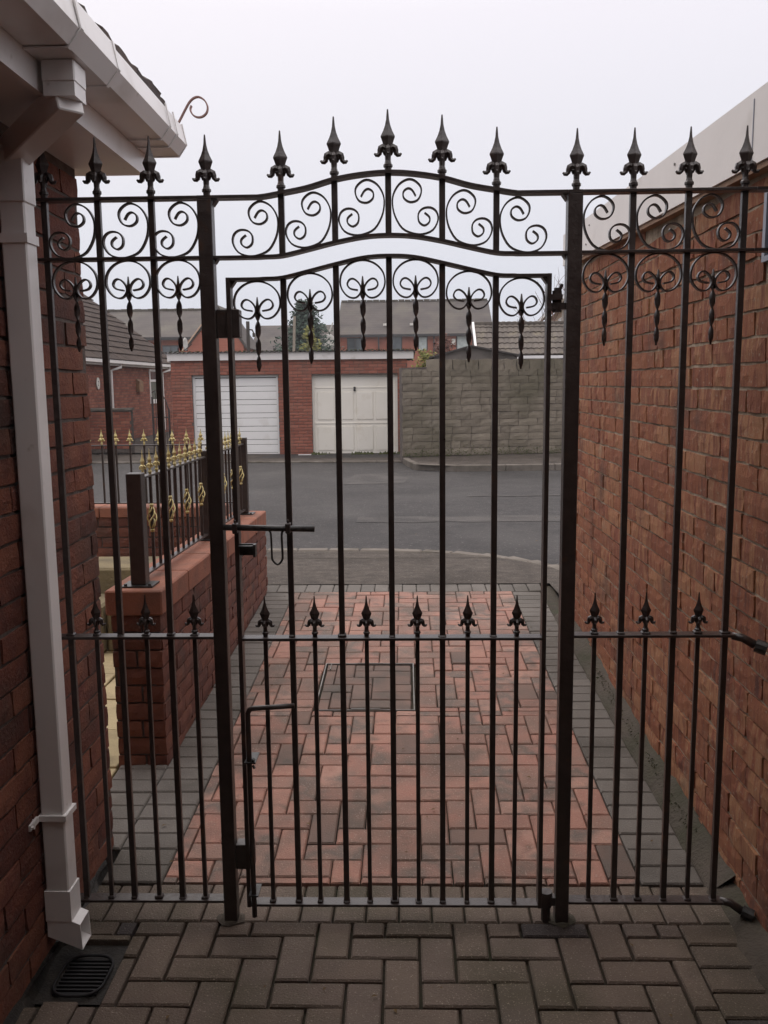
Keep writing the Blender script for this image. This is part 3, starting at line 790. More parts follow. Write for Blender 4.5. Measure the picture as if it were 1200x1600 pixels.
# ================================================================== IRONWORK
BW, SB = .016, .012
def rot_square(mb, x, y, z0, z1, w): mb.box((x-w/2, y-w/2, z0), (x+w/2, y+w/2, z1))
def spear_mesh(name, mat, s=1.0):
    """finial: tapered neck with collar, leaf scrolls and a four-sided spear point; origin at its foot"""
    k = .000148*s; g = MB()
    def lathe(prof, sy=.72, n=4, rot=0):
        vs = []
        for (h, w_) in prof:
            for j in range(n):
                a = rot+2*PI*j/n
                vs.append((math.cos(a)*w_*k, math.sin(a)*w_*k*sy, (1075-h)*k))
        N_ = len(prof)
        fs = [(i*n+j, i*n+(j+1) % n, (i+1)*n+(j+1) % n, (i+1)*n+j) for i in range(N_-1) for j in range(n)]
        fs += [tuple(range(n)), tuple((N_-1)*n+j for j in range(n))[::-1]]
        g.add(vs, fs)
    lathe([(0, 12), (60, 18), (170, 27), (270, 48), (360, 80), (455, 128), (475, 128), (540, 103), (630, 76), (690, 62)])
    lathe([(640, 70), (760, 60), (820, 55), (880, 52), (930, 64), (950, 84), (990, 84), (1005, 64), (1075, 60)], sy=1, n=8)
    for sx_ in (-1, 1):
        p = [(10, 690), (55, 665), (95, 650), (128, 668), (143, 712), (150, 755), (176, 782), (215, 782), (246, 755)]
        g.tube([(sx_*x*k, 0, (1075-h)*k) for x, h in p], [x*k for x in (48, 58, 64, 62, 54, 48, 42, 34, 16)], 6, normal=(0, 1, 0))
        g.tube([(sx_*x*k, 0, (1075-h)*k) for x, h in [(30, 640), (70, 720), (60, 790)]], [x*k for x in (30, 42, 14)], 5)
    for sy_ in (-1, 1):
        g.tube([(0, sy_*x*k, (1075-h)*k) for x, h in [(20, 690), (70, 650), (110, 700), (120, 770), (150, 790)]], [x*k for x in (30, 38, 38, 30, 12)], 5)
    return g.mesh(name, mat)
SPEAR = spear_mesh('spearhead', 'iron', 1.0)
SPEAR_S = spear_mesh('spearhead', 'iron', .76)
GOLD = spear_mesh('spearhead', 'gold', .70)
def spear(parent, x, y, z, me=SPEAR, rz=0): return inst('spearhead', me, parent, (x, y, z), (0, 0, rz+random.uniform(-.05, .05)))
CS = [(-.4041, 2.0468), (-.3944, 2.0621), (-.3827, 2.0664), (-.371, 2.0574), (-.3719, 2.0418), (-.3884, 2.031), (-.4091, 2.0357), (-.4191, 2.0536), (-.4172, 2.0713), (-.4006, 2.0866), (-.382, 2.0894), (-.3593, 2.0771), (-.3439, 2.0525), (-.3409, 2.0258), (-.3478, 1.9947), (-.3672, 1.9637), (-.3956, 1.9500), (-.4236, 1.9475), (-.4511, 1.9580), (-.4651, 1.983), (-.461, 2.0053), (-.4444, 2.0162), (-.4237, 2.0137), (-.4116, 2.0001), (-.4132, 1.98), (-.4274, 1.9699), (-.4411, 1.9781), (-.4416, 1.9916), (-.4287, 2.0026)]
def cscroll_mesh(mir):
    g = MB(); pts = [((x+.403)*mir, 0, z-2.02) for x, z in CS]
    # pull the inner curls in a little so both spirals stay open
    g.tube(smooth_curve(pts, 3), 1, rect=(.0042, .014), normal=(0, 1, 0)); return g.mesh('scroll', 'iron')
CM = {1: cscroll_mesh(1), -1: cscroll_mesh(-1)}
def cscroll(parent, xc, zc, mir, y=YG, wide=1.0): return inst('scroll', CM[mir], parent, (xc, y, zc), None, (wide, 1, 1))
DS = [(-.7691, 1.8554), (-.7895, 1.8596), (-.7976, 1.8707), (-.7924, 1.8826), (-.7819, 1.8858), (-.77, 1.8783), (-.7615, 1.8652), (-.7608, 1.8513), (-.77, 1.8384), (-.7826, 1.8346), (-.7988, 1.8408), (-.8123, 1.8579), (-.8169, 1.8779), (-.8119, 1.9017), (-.7965, 1.9204), (-.7773, 1.9309), (-.7556, 1.9345)]
def ring_mesh():
    g = MB(); L = [(x+.756, 0, z-1.9345) for x, z in DS]
    Rr = [(-a, 0, c) for a, b, c in L][::-1]
    g.tube(smooth_curve(L+Rr[1:], 3), 1, rect=(.0042, .014), normal=(0, 1, 0)); return g.mesh('ring_scroll', 'iron')
RING = ring_mesh()
def twist_mesh():
    """stem rod and the twisted flat drop that hangs from it"""
    g = MB(); g.tube([(0, 0, -.042), (0, 0, -.060), (0, 0, -.085)], [.0018, .0042, .0068], 6)
    vs = []; n = 44; z0, z1 = -.083, -.243
    for i in range(n+1):
        t = i/n; a = t*PI*3.4+.2; w_ = .0082*(1-.25*t)*(1 if i < n-3 else (n-i)/4*.9+.12); th = .0024
        if i < 2: w_ *= .6+.2*i
        ca, sa = math.cos(a), math.sin(a)
        for (p, q) in ((w_, th), (-w_, th), (-w_, -th), (w_, -th)): vs.append((p*ca-q*sa, p*sa+q*ca, z0+(z1-z0)*t))
    fs = [(i*4+j, i*4+(j+1) % 4, (i+1)*4+(j+1) % 4, (i+1)*4+j) for i in range(n) for j in range(4)]+[(0, 1, 2, 3), (n*4+3, n*4+2, n*4+1, n*4)]
    g.add(vs, fs); return g.mesh('twisted_drop', 'iron', smooth=True)
TW = twist_mesh()
def ring(parent, xc, zt, wide=1.0):
    inst('ring_scroll', RING, parent, (xc, YG, zt), None, (wide, 1, 1)); inst('twisted_drop', TW, parent, (xc, YG, zt))
def rail(parent, x0, x1, z, name='rail', t=.008, d=.040):
    g = MB(); g.box((x0, YG-d/2, z-t/2), (x1, YG+d/2, z+t/2)); return g.build(name, 'iron', parent, bevel=.001)
def weld(parent, x, z, s=.011):
    s *= random.uniform(.8, 1.15); g = MB(); g.box((x-s, YG-.012, z-.004), (x+s*random.uniform(.8, 1.1), YG+.012, z+random.uniform(.003, .008))); return g.build('weld', 'iron', parent, bevel=.003)
def bar_mesh(w, L): return MB().box((-w/2, -w/2, 0), (w/2, w/2, L)).mesh('bar', 'iron', bevel=.001)
def bar(parent, x, z0, z1, w=BW):
    me = bar_mesh(w, z1-z0); return inst('bar', me, parent, (x, YG, z0), (0, 0, random.uniform(-.03, .03)))
ZT, ZU, ZM, ZB = 2.100, 1.9435, .884, .068
def panel(name, label, xs, shorts, x_end, x_post, mir):
    t = thing(name, label, 'railing', ((xs[0]+xs[-1])/2, YG, 0))
    a, b = min(x_end, x_post), max(x_end, x_post)
    for z in (ZT, ZU, ZM, ZB): rail(t, a, b, z)
    for x in xs:
        bar(t, x, ZB+.004, ZM-.004); bar(t, x, ZM+.004, ZU-.004); bar(t, x, ZU+.004, ZT-.004)
        spear(t, x, YG, ZT+.003)
    for x in shorts:
        bar(t, x, ZB+.004, ZM-.004, SB); spear(t, x, YG, ZM+.003, SPEAR_S)
    edges = sorted(xs+[x_post + (-.0 if mir > 0 else .0)])
    for p, q in zip(edges, edges[1:]):
        c = (p+q)/2
        cscroll(t, c+.000*mir, 2.0195, mir)
        ring(t, c, ZU-.004)
    for x in xs+shorts: weld(t, x, ZB+.005); weld(t, x, ZM+.005)
    return t
lp = panel('iron_railing', 'black spear-topped iron railing panel between the white downpipe and the left gate post', [-.973, -.828, -.682], [-.898, -.753, -.613], -1.03, -.5545, 1)
rp_ = panel('iron_railing', 'black spear-topped iron railing panel between the right gate post and the brick garage wall', [.610, .757, .904], [.535, .680, .828], .93, .4745, -1)
# brackets that fix the right panel to the wall
for z in (ZM-.004, ZB):
    g = MB(); g.tube([(.925, YG, z), (.955, YG-.004, z-.006), (.985, YG-.02, z-.022)], [.011, .012, .013], 8); g.build('wall_bracket', 'iron', rp_, smooth=True)
    g = MB(); g.tube([(.985, YG-.02, z-.022), (1.012, YG-.034, z-.030)], [.019, .019], 10); g.build('bracket_foot', 'iron_bolt', rp_)
for z in (ZT, ZU): g = MB(); g.box((.931, YG-.0195, z-.004), (1.015, YG+.0195, z+.004)); g.build('rail_end', 'iron', rp_)

arch = thing('gate_arch', 'black iron gate frame with two square posts and a curved scrollwork overthrow', 'gate frame', (-.04, YG, 0))
for x in (-.535, .455):
    g = MB(); g.box((x-.0195, YG-.0205, -.01), (x+.0195, YG+.0205, ZT-.0045)); g.build('post', 'iron', arch, bevel=.002)
    spear(arch, x+.004, YG, ZT+.004)
    g = MB(); g.box((x-.0195, YG-.02, ZT-.004), (x+.0195, YG+.02, ZT+.004)); g.build('post_cap', 'iron', arch)
AB = [-.330, -.186, -.042, .102, .247]
def shape(base, d1, d2, d3): return [(-.6, base), (-.42, base), (-.38, base+.001), (-.330, base+d1*1.0), (-.26, base+d2*.52), (-.186, base+d2), (-.11, base+d3*.93), (-.042, base+d3), (.026, base+d3*.93), (.102, base+d2), (.176, base+d2*.52), (.247, base+d1), (.295, base+.001), (.335, base), (.6, base)]
TOPC = shape(2.100, .009, .042, .058); LOWC = shape(1.943, .0035, .036, .053); LEAFC = shape(1.885, .0035, .037, .057)
def curved(parent, tab, x0, x1, name, t=.008, d=.040):
    P = [Vector((x, YG, z)) for x, z in tab]
    c = smooth_curve(P, 5); c = [p for p in c if x0 < p.x < x1]
    pts = [Vector((x0, YG, interp([(q.x, q.z) for q in c], x0)))]+c+[Vector((x1, YG, interp([(q.x, q.z) for q in c], x1)))]
    g = MB(); g.tube(pts, 1, rect=(t, d), normal=(0, 1, 0)); g.build(name, 'iron', parent)
    return lambda x: interp([(q.x, q.z) for q in pts], x)
zt = curved(arch, TOPC, -.515, .435, 'arched_rail'); zl = curved(arch, LOWC, -.515, .435, 'arched_rail')
for x in AB:
    bar(arch, x, zl(x)+.004, zt(x)-.004); spear(arch, x, YG, zt(x)+.002)
for c, mir, w_ in ((-.402, 1, 1), (-.258, 1, .98), (-.114, 1, .98), (.030, -1, .98), (.1745, -1, .98), (.319, -1, 1)):
    dz = (zt(c)+zl(c))/2-(2.100+1.943)/2
    cscroll(arch, c, 2.0195+dz, mir, wide=w_)
for x, s_ in ((-.513, 1), (.433, -1)):
    g = MB(); g.prism([(x, ZT-.006), (x+s_*.012, ZT-.006), (x, ZT-.022)], 1, YG-.015, YG+.015); g.build('weld', 'iron', arch)
    g = MB(); g.prism([(x, 1.943-.005), (x+s_*.008, 1.943-.005), (x, 1.943-.016)], 1, YG-.015, YG+.015); g.build('weld', 'iron', arch)
# gate keeps on the left post
g = MB(); g.box((-.515, YG-.012, 1.730), (-.452, YG+.030, 1.806)); g.build('keep_box', 'iron', arch, bevel=.002)
g = MB(); g.box((-.515, YG-.012, .168), (-.462, YG+.030, .246)); g.build('keep_box', 'iron', arch, bevel=.002)
g = MB(); g.tube([(.41, YG, 0.0), (.41, YG, .05)], .014, 8); g.tube([(.41, YG, .05), (.41, YG, .095)], .019, 8); g.box((.41, YG-.012, .055), (.437, YG+.012, .08)); g.build('hinge_pin', 'iron', arch)
g = MB(); g.box((.395, YG-.012, 1.795), (.437, YG+.014, 1.812)); g.tube([(.413, YG, 1.788), (.413, YG, 1.845)], .013, 8); g.build('hinge_pin', 'iron', arch)

leaf = thing('garden_gate', 'black wrought iron garden gate leaf with arched top rail and row of short spears', 'gate', (-.04, YG, .05))
XL, XR = -.4785, .3895
ztl = curved(leaf, LEAFC, XL+.006, XR-.006, 'arched_rail')
for x in (XL, XR):
    g = MB(); g.box((x-.006, YG-.019, .050), (x+.006, YG+.019, 1.8895)); g.build('stile', 'iron', leaf, bevel=.001)
for z in (.878, .057): rail(leaf, XL+.006, XR-.006, z)
for x in AB:
    bar(leaf, x, .061, .874); bar(leaf, x, .882, ztl(x)-.004)
    weld(leaf, x, .062); weld(leaf, x, .883)
for x in (-.408, -.265, -.116, .030, .174, .314):
    bar(leaf, x, .061, .874, SB); spear(leaf, x, YG, .881, SPEAR_S); weld(leaf, x, .062, .009)
for c, w_ in ((-.403, 1.04), (-.258, 1), (-.114, 1), (.030, 1), (.1745, 1), (.317, 1)):
    ring(leaf, c, ztl(c)-.005, w_)
for x, s_ in ((XL+.006, 1), (XR-.006, -1)):
    g = MB(); g.prism([(x, 1.881), (x+s_*.014, 1.881), (x, 1.862)], 1, YG-.014, YG+.014); g.build('weld', 'iron', leaf)
# slide bolt with hanging loop handle, drawn back to the right
YB = YG-.032
g = MB(); g.tube([(-.512, YB, 1.207), (-.256, YB, 1.201)], .0085, 10); bolt = g.build('slide_bolt', 'iron_bolt', leaf, smooth=True)
g = MB(); g.tube(smooth_curve([(-.383, YB, 1.197), (-.3785, YB-.002, 1.185), (-.3775, YB-.002, 1.13), (-.3755, YB-.002, 1.113), (-.362, YB-.002, 1.101), (-.3495, YB-.002, 1.113), (-.3475, YB-.002, 1.13), (-.3485, YB-.002, 1.185), (-.344, YB, 1.197)], 4), .0032, 6); g.build('loop_handle', 'iron_bolt', bolt, smooth=True)
for x in (-.4785, -.330):
    g = MB(); g.box((x-.007, YB-.013, 1.190), (x+.007, YG-.0195, 1.219)); g.tube([(x, YB-.004, 1.219), (x, YB-.004, 1.229)], .004, 6); g.build('bolt_guide', 'iron', leaf, bevel=.002)
g = MB(); g.box((-.472, YG-.015, 1.124), (-.424, YG-.008, 1.157)); g.box((-.431, YG-.034, 1.122), (-.424, YG-.015, 1.157)); g.box((-.472, YG-.034, 1.148), (-.431, YG-.015, 1.1535)); g.build('padlock_plate', 'iron_bolt', leaf)
# drop bolt
g = MB(); g.tube([(-.326, YB, .686), (-.40, YB, .681), (-.446, YB, .678), (-.4555, YB, .674), (-.4605, YB, .664), (-.461, YB, .62), (-.4605, YB, .12), (-.460, YB, .03)], .0078, 8); g.build('drop_bolt', 'iron', leaf, smooth=True)
g = MB(); g.box((-.474, YB-.014, .515), (-.441, YG+.03, .519)); g.box((-.474, YB-.014, .10), (-.445, YG+.02, .104)); g.tube([(-.450, YB-.006, .519), (-.446, YB-.010, .528)], .005, 6); g.tube([(-.450, YB-.006, .508), (-.444, YB-.010, .500)], .004, 6); g.build('bolt_guide', 'iron_bolt', leaf)
g = MB(); g.box((.383, YG-.022, 1.79), (.397, YG+.022, 1.80)); g.box((.383, YG-.02, 1.82), (.425, YG+.02, 1.834)); g.tube([(.413, YG-.004, 1.803), (.413, YG-.004, 1.852)], .009, 6); g.tube([(.400, YG, 1.80), (.425, YG-.006, 1.862)], .005, 6); g.build('hinge', 'iron', leaf)
g = MB(); g.box((.396, YG-.016, .066), (.424, YG+.016, .090)); g.build('hinge', 'iron', leaf)

# ================================================================== LOW GARDEN WALL AND GOLD-TIPPED RAILINGS
SH = -.0225
lw = thing('garden_wall', 'low red brick garden wall running beside the driveway under gold tipped railings', 'wall', (-1.1, 4.9, 0))
zt_ = lambda y: .782+SH*(y-3.5)
g = MB(); g.prism([(3.51, -.1), (6.24, -.1), (6.24, zt_(6.24)-.10), (3.51, zt_(3.5)-.10)], 0, -1.205, -1.012); g.build('wall', 'mortar_dark', lw)
brick_wall(lw, (-1.012, 3.5), (0, 1), 2.745, -.07, .682, 'brick_low', proud=.009, rough=.004, jitter=.002, seed=31, shear=SH)
brick_wall(lw, (-1.205, 3.51), (1, 0), .20, -.07, .682, 'brick_low', proud=.010, rough=.004, jitter=.002, seed=32, name='end_brick')
brick_wall(lw, (-1.012, 6.24), (-1, 0), .20, .1, .66, 'brick_low', proud=.008, rough=.004, jitter=.002, seed=33, name='end_brick')
y = 3.49
while y < 6.2:
    e = min(y+.455, 6.255); g = MB()
    g.prism([(y, zt_(y)-.104), (e-.006, zt_(e)-.104), (e-.006, zt_(e)), (y, zt_(y))], 0, -1.225, -.992); g.build('coping_stone', 'coping', lw, bevel=.006); y = e
fw = thing('garden_wall', 'low orange brick front garden wall facing the road, behind the cream slabs', 'wall', (-2.6, 6.3, 0))
g = MB(); g.box((-5, 6.285, -.1), (-1.215, 6.46, .66)); g.build('wall', 'mortar_dark', fw)
brick_wall(fw, (-4.0, 6.285), (1, 0), 2.78, .0, .665, 'brick_low', proud=.009, rough=.004, jitter=.002, seed=41)
x = -4.0
while x < -1.3:
    e = min(x+.45, -1.235); g = MB(); g.box((x, 6.265, .668), (e-.006, 6.48, .742)); g.build('coping_stone', 'coping', fw, bevel=.006); x = e
def basket(parent, x, y, z):
    """gold basket twist: four bowed wires between two collars"""
    g = MB()
    for k in range(4):
        pts = []
        for i in range(13):
            t = i/12; rr_ = .004+.015*math.sin(PI*t); a = k*PI/2+t*PI*1.15; pts.append((x+rr_*math.cos(a), y+rr_*math.sin(a), z+.095*t))
        g.tube(pts, .0036, 5)
    for zz in (-.016, .095): g.tube([(x, y, z+zz), (x, y, z+zz+.008), (x, y, z+zz+.016)], [.007, .010, .007], 8)
    return g.build('basket_twist', 'gold', parent, smooth=True)
GROUPR = None
def gold_railing(label, pts_fn, n, zb, zt0, horizontal, posts, baskets=()):
    t = thing('railing', label, 'railing', pts_fn(0))
    return t
r1 = thing('railing', 'black railing with gold spear tips and gold basket twists on the wall beside the driveway', 'railing', (-1.1, 4.7, .75))
XR1 = -1.108
def rz(y): return 1.222-.006*(y-3.7)
def pr(mb, y0, y1, za, zb_, name):
    mb.tube([(XR1, y0, za), (XR1, y1, zb_)], 1, rect=(.008, .030), normal=(1, 0, 0)); mb.build(name, 'iron', r1)
for y, w_ in ((3.60, .062), (4.86, .062), (6.02, .056)):
    zb_ = zt_(y); g = MB(); g.box((XR1-w_/2, y-w_/2, zb_+.008), (XR1+w_/2, y+w_/2, 1.25)); po = g.build('post', 'iron', r1, bevel=.003)
    g = MB(); g.box((XR1-.065, y-.055, zb_+.001), (XR1+.065, y+.055, zb_+.008)); g.build('base_plate', 'iron_bolt', po)
    for s_ in (-1, 1):
        g = MB(); g.tube([(XR1+s_*.05, y-.04, zb_+.008), (XR1+s_*.05, y-.04, zb_+.016)], .007, 6); g.build('fixing_bolt', 'iron_bolt', po)
for (ya, yb) in ((3.635, 4.825), (4.895, 5.99)):
    pr(MB(), ya, yb, rz(ya), rz(yb), 'rail'); pr(MB(), ya, yb, zt_(ya)+.035, zt_(yb)+.035, 'rail')
    n = 11; k = 0
    for i in range(n):
        y = ya+(yb-ya)*(i+.7)/(n+.4)
        zb_ = zt_(y)+.039; z1 = rz(y)-.004
        me = bar_mesh(.012, z1-zb_); inst('bar', me, r1, (XR1, y, zb_))
        inst('spearhead', GOLD, r1, (XR1, y, rz(y)+.003), (0, 0, PI/2))
        if i % 3 == 1:
            basket(r1, XR1, y, (z1+zb_)/2-.03)
r2_ = thing('railing', 'black front railing with a straight row of flat-on gold spear tips facing the road', 'railing', (-2.5, 6.37, .74))
YR = 6.30
for z in (1.185, .772):
    g = MB(); g.box((-4.0, YR-.015, z-.004), (-1.20, YR+.015, z+.004)); g.build('rail', 'iron', r2_)
x = -1.355
while x > -4.0:
    me = bar_mesh(.012, 1.181-.776); inst('bar', me, r2_, (x, YR, .776)); inst('spearhead', GOLD, r2_, (x, YR, 1.189)); x -= .1015
g = MB(); g.box((-1.235, YR-.03, .743), (-1.175, YR+.03, 1.22)); g.build('post', 'iron', r2_, bevel=.003)

# ================================================================== GARAGE BLOCK ACROSS THE ROAD
GY = 21.4
gb = thing('garage_block', 'pair of flat-roofed brown brick garages with white fascia across the road', 'garage', (-2.7, GY, -.1))
g = MB()
DA = (-5.11, -3.04, -.1, 1.845); DB = (-2.235, -.185, -.1, 1.825)
for a, b in ((-5.60, DA[0]), (DA[1], DB[0]), (DB[1], .04)): g.box((a, GY+.012, -.3), (b, GY+.26, 2.19))
g.box((DA[0], GY+.012, DA[3]), (DA[1], GY+.26, 2.19)); g.box((DB[0], GY+.012, DB[3]), (DB[1], GY+.26, 2.19))
g.box((-5.60, GY+.261, -.3), (.04, GY+5.6, 2.18))
g.build('wall', 'mortar_dark', gb)
brick_wall(gb, (-5.60, GY+.012), (1, 0), 5.64, -.1, 2.19, 'brick_far', proud=.008, rough=.002, jitter=.003, seed=51,
           openings=[(.49, 2.56, -.2, DA[3]), (3.365, 5.415, -.2, DB[3])])
brick_wall(gb, (.04, GY+.012), (0, 1), 2.5, -.1, 2.19, 'brick_far', proud=.008, rough=.002, seed=52, name='side_brick', maxn=60)
g = MB(); g.box((-5.64, GY-.06, 2.195), (-2.78, GY-.035, 2.375)); g.build('fascia', 'board', gb)
g = MB(); g.box((-2.775, GY-.058, 2.19), (.20, GY-.033, 2.37)); g.build('fascia', 'board', gb)
g = MB(); g.box((-5.66, GY-.066, 2.18), (-5.60, GY+.3, 2.385)); g.build('fascia_end', 'board', gb)
# corrugated roof sheet
g = MB(); vs = []; n = 240
for j, (yy, zz) in enumerate(((GY-.12, 2.39), (GY+5.7, 2.30))):
    for i in range(n+1):
        x = -5.70+5.95*i/n; vs.append((x, yy, zz+.014*math.sin(i*PI/2*.9)))
n0 = len(vs); vs += [(x, y_, z-.012) for x, y_, z in vs]; W2 = n+1
fs = [(i, i+1, W2+i+1, W2+i) for i in range(n)]+[(n0+i, i, i+1, n0+i+1)[::-1] for i in range(n)]+[(n0+i, n0+W2+i, n0+W2+i+1, n0+i+1) for i in range(n)]
g.add(vs, fs); g.build('roof', 'felt', gb)
r = random.Random(5); g = MB()
for i in range(260):
    x = r.uniform(-5.6, .2); s_ = r.uniform(.01, .028); g.add([(x-s_, GY-.11+r.uniform(0, .1), 2.395), (x+s_, GY-.11, 2.395), (x, GY-.11, 2.40+s_)], [(0, 1, 2)])
o = g.build('moss', 'moss', gb); o['kind'] = 'stuff'
# white ribbed up-and-over door
da = MB(); x0, x1, z0, z1 = DA; fy = GY+.10
da.box((x0+.001, fy, z0), (x0+.055, fy+.05, z1-.055)); da.box((x1-.055, fy, z0), (x1-.001, fy+.05, z1-.055)); da.box((x0+.001, fy, z1-.054), (x1-.001, fy+.05, z1-.001))
dA = da.build('garage_door', 'door_white', gb, label='white garage door with horizontal ribs')
z = z1-.075; k = 0
while z > z0+.03:
    h = (.195, .125)[k % 2]; zb_ = max(z-h, z0+.01); g = MB(); g.box((x0+.058, fy+.018+.006*(k % 2), zb_+.010), (x1-.058, fy+.05, z)); g.build('panel', 'door_white', dA, bevel=.004); z = zb_; k += 1
# cream panelled door
x0, x1, z0, z1 = DB
da = MB(); da.box((x0+.001, fy, z0+.01), (x0+.05, fy+.05, z1-.045)); da.box((x1-.05, fy, z0+.01), (x1-.001, fy+.05, z1-.045)); da.box((x0+.001, fy, z1-.044), (x1-.001, fy+.05, z1-.001))
da.box((x0+.052, fy+.02, z0+.012), (x1-.052, fy+.045, z1-.048))
dB = da.build('garage_door', 'door_cream', gb, label='cream garage door with raised panels')
pw = (x1-x0-.24)/4
for c in range(4):
    for (pz0, pz1) in ((.12-.1, .60), (.76, 1.42)):
        a = x0+.10+c*(pw+.015)+.02; g = MB(); g.box((a, fy+.006, pz0), (a+pw-.05, fy+.02, pz1)); g.build('panel', 'door_cream', dB, bevel=.012)
g = MB(); g.box((x0+.06, fy+.008, 1.515), (x1-.06, fy+.0195, 1.53)); g.box((x0+.06, fy+.008, .665), (x1-.06, fy+.0195, .685)); g.build('rib', 'door_cream', dB)
g = MB(); g.box((-1.24, fy-.03, 1.44), (-1.19, fy+.005, 1.54)); g.build('handle', 'frame_dark', dB, bevel=.005)
# litter by the pillar
g = MB(); g.box((-2.55, 21.05, -.055), (-2.25, 21.13, -.035)); g.box((-2.15, 21.15, -.055), (-2.05, 21.2, -.04)); tag(g.build('litter', 'litter', None), 'scrap of white litter on the ground by the pillar between the garage doors', 'litter')

# ================================================================== BUNGALOW, far left
bx = -7.9
bu = thing('bungalow', 'red brick bungalow with dark tiled roof and white gutter at far left', 'house', (bx, 26, .1))
g = MB(); g.box((bx-7, 16, -.3), (bx-.012, 30.4, 2.2)); g.build('wall', 'mortar_dark', bu)
# outer face is +X: u along +Y has its right side = +X
brick_wall(bu, (bx-.012, 21.6), (0, 1), 8.8, .1, 2.2, 'brick_bung', proud=.008, rough=.002, jitter=.002, seed=61, maxn=300,
           openings=[(6.0, 7.35, 1.07, 2.13)])
g = MB(); g.box((bx+.001, 20.6, 2.16), (bx+.16, 30.3, 2.30)); g.build('fascia', 'board', bu)
g = MB(); g.box((bx+.165, 20.6, 2.215), (bx+.27, 30.3, 2.305)); g.build('gutter', 'board', bu)
for (y, ) in ((23.85,), (28.9,)):
    g = MB(); g.tube([(bx+.21, y+.35, 2.21), (bx+.21, y+.35, 2.12), (bx+.05, y, 2.03), (bx+.05, y, .2)], .04, 6); g.build('downpipe', 'board', bu)
wn = MB(); ya, yb = 27.6, 28.95
wn.box((bx-.01, ya, 1.07), (bx+.02, ya+.07, 2.13)); wn.box((bx-.01, yb-.07, 1.07), (bx+.02, yb, 2.13)); wn.box((bx-.01, ya+.07, 1.07), (bx+.04, yb-.07, 1.20)); wn.box((bx-.01, ya+.07, 2.06), (bx+.02, yb-.07, 2.13)); wn.box((bx-.01, ya+.07, 1.74), (bx+.02, yb-.07, 1.81))
wf = wn.build('window', 'upvc', bu); g = MB(); g.box((bx-.006, ya+.071, 1.201), (bx+.0, yb-.071, 1.739)); g.build('pane', 'glass_green', wf); g = MB(); g.box((bx-.006, ya+.071, 1.811), (bx+.0, yb-.071, 2.059)); g.build('pane', 'glass', wf)
g = MB(); g.box((bx+.001, 26.2, 1.45), (bx+.10, 26.6, 1.75)); g.prism([(bx+.001, 1.75), (bx+.1, 1.75), (bx+.001, 1.82)], 1, 26.2, 26.6); g.build('wall_lantern', 'batten', bu)
# house number plaque
g = MB(); n = 20; vs = [(bx+.014, 22.88+.11*math.cos(2*PI*i/n), 1.69+.15*math.sin(2*PI*i/n)) for i in range(n)]; g.add(vs+[(x+.02, y, z) for x, y, z in vs], [tuple(range(n))[::-1], tuple(range(n, 2*n))]+[(i, (i+1) % n, n+(i+1) % n, n+i) for i in range(n)])
pl = g.build('number_plaque', 'plaque', bu)
g = MB(); g.tube(smooth_curve([(bx+.036, 22.88+a, 1.69+b) for a, b in ((-.03, .035), (-.012, .06), (.018, .055), (.026, .025), (.0, -.02), (-.032, -.06), (.034, -.06))], 3), 1, rect=(.012, .004), normal=(1, 0, 0)); g.build('digit', 'ink', pl)
# roof slope with individual tiles: eave at x=bx+.22, rises toward -x at 37 degrees, verge at y=30.4
th = R_(37); cu, su = math.cos(th), math.sin(th)
g = MB(); g.prism([(bx+.20, 2.30), (bx-3.4, 2.30+3.6*math.tan(th)), (bx-7, 2.30), ], 1, 20.5, 30.5); g.build('roof', 'roof_dark', bu)
def tile_mesh(name, mat, w, gq, roll, t=.03, seg=6):
    """w along local x, slope along local y (down = -y), z is the normal"""
    g = MB(); vs = []
    for j, (yy, zz) in enumerate(((0, t), (gq*1.12, .006))):
        for i in range(seg+1):
            u = i/seg; vs.append((w*(u-.5), yy, zz+roll*math.sin(u*2*PI)**2*1.0+(roll*.0)))
    n0 = len(vs); W2 = seg+1
    vs += [(x, y_, z-t*.9) for x, y_, z in vs]
    fs = [(i, i+1, W2+i+1, W2+i) for i in range(seg)]+[(i, n0+i, n0+i+1, i+1) for i in range(seg)]+[(0, W2, n0+W2, n0), (seg, n0+seg, n0+W2+seg, W2+seg)]
    g.add(vs, fs); return g.mesh(name, mat)
def tile_field(parent, org, du, ds, nu, nv, w, gauge, me, keep=lambda u, v: True, name='roof_tile', maxn=300, mat=None, stag=True):
    """org: eave corner; du: unit along the eave; ds: unit up the slope"""
    du, ds = Vector(du).normalized(), Vector(ds).normalized(); nn = du.cross(ds)
    Rm = Matrix((du, ds, nn)).transposed(); c = 0; rest = MB()
    for v in range(nv):
        for u in range(nu):
            uu = (u+.5+(.5 if stag and v % 2 else 0))*w; vv = v*gauge
            if not keep(uu, vv): continue
            p = Vector(org)+du*uu+ds*vv+nn*random.uniform(.0, .006)
            if c < maxn:
                inst(name, me, parent, p, Rm @ Matrix.Rotation(random.uniform(-.01, .01), 3, 'Z')); c += 1
            else:
                T = Matrix.Translation(p) @ Rm.to_4x4(); rest.add([T @ q.co for q in me.vertices], [tuple(f.vertices) for f in me.polygons])
    if rest.v: o = rest.build(name, mat, parent); o['kind'] = 'stuff'
tm = tile_mesh('roof_tile', 'roof_dark', .33, .33, .012, t=.04)
tile_field(bu, (bx+.26, 20.5, 2.285), (0, 1, 0), (-cu, 0, su), 30, 13, .33, .33, tm, mat='roof_dark')
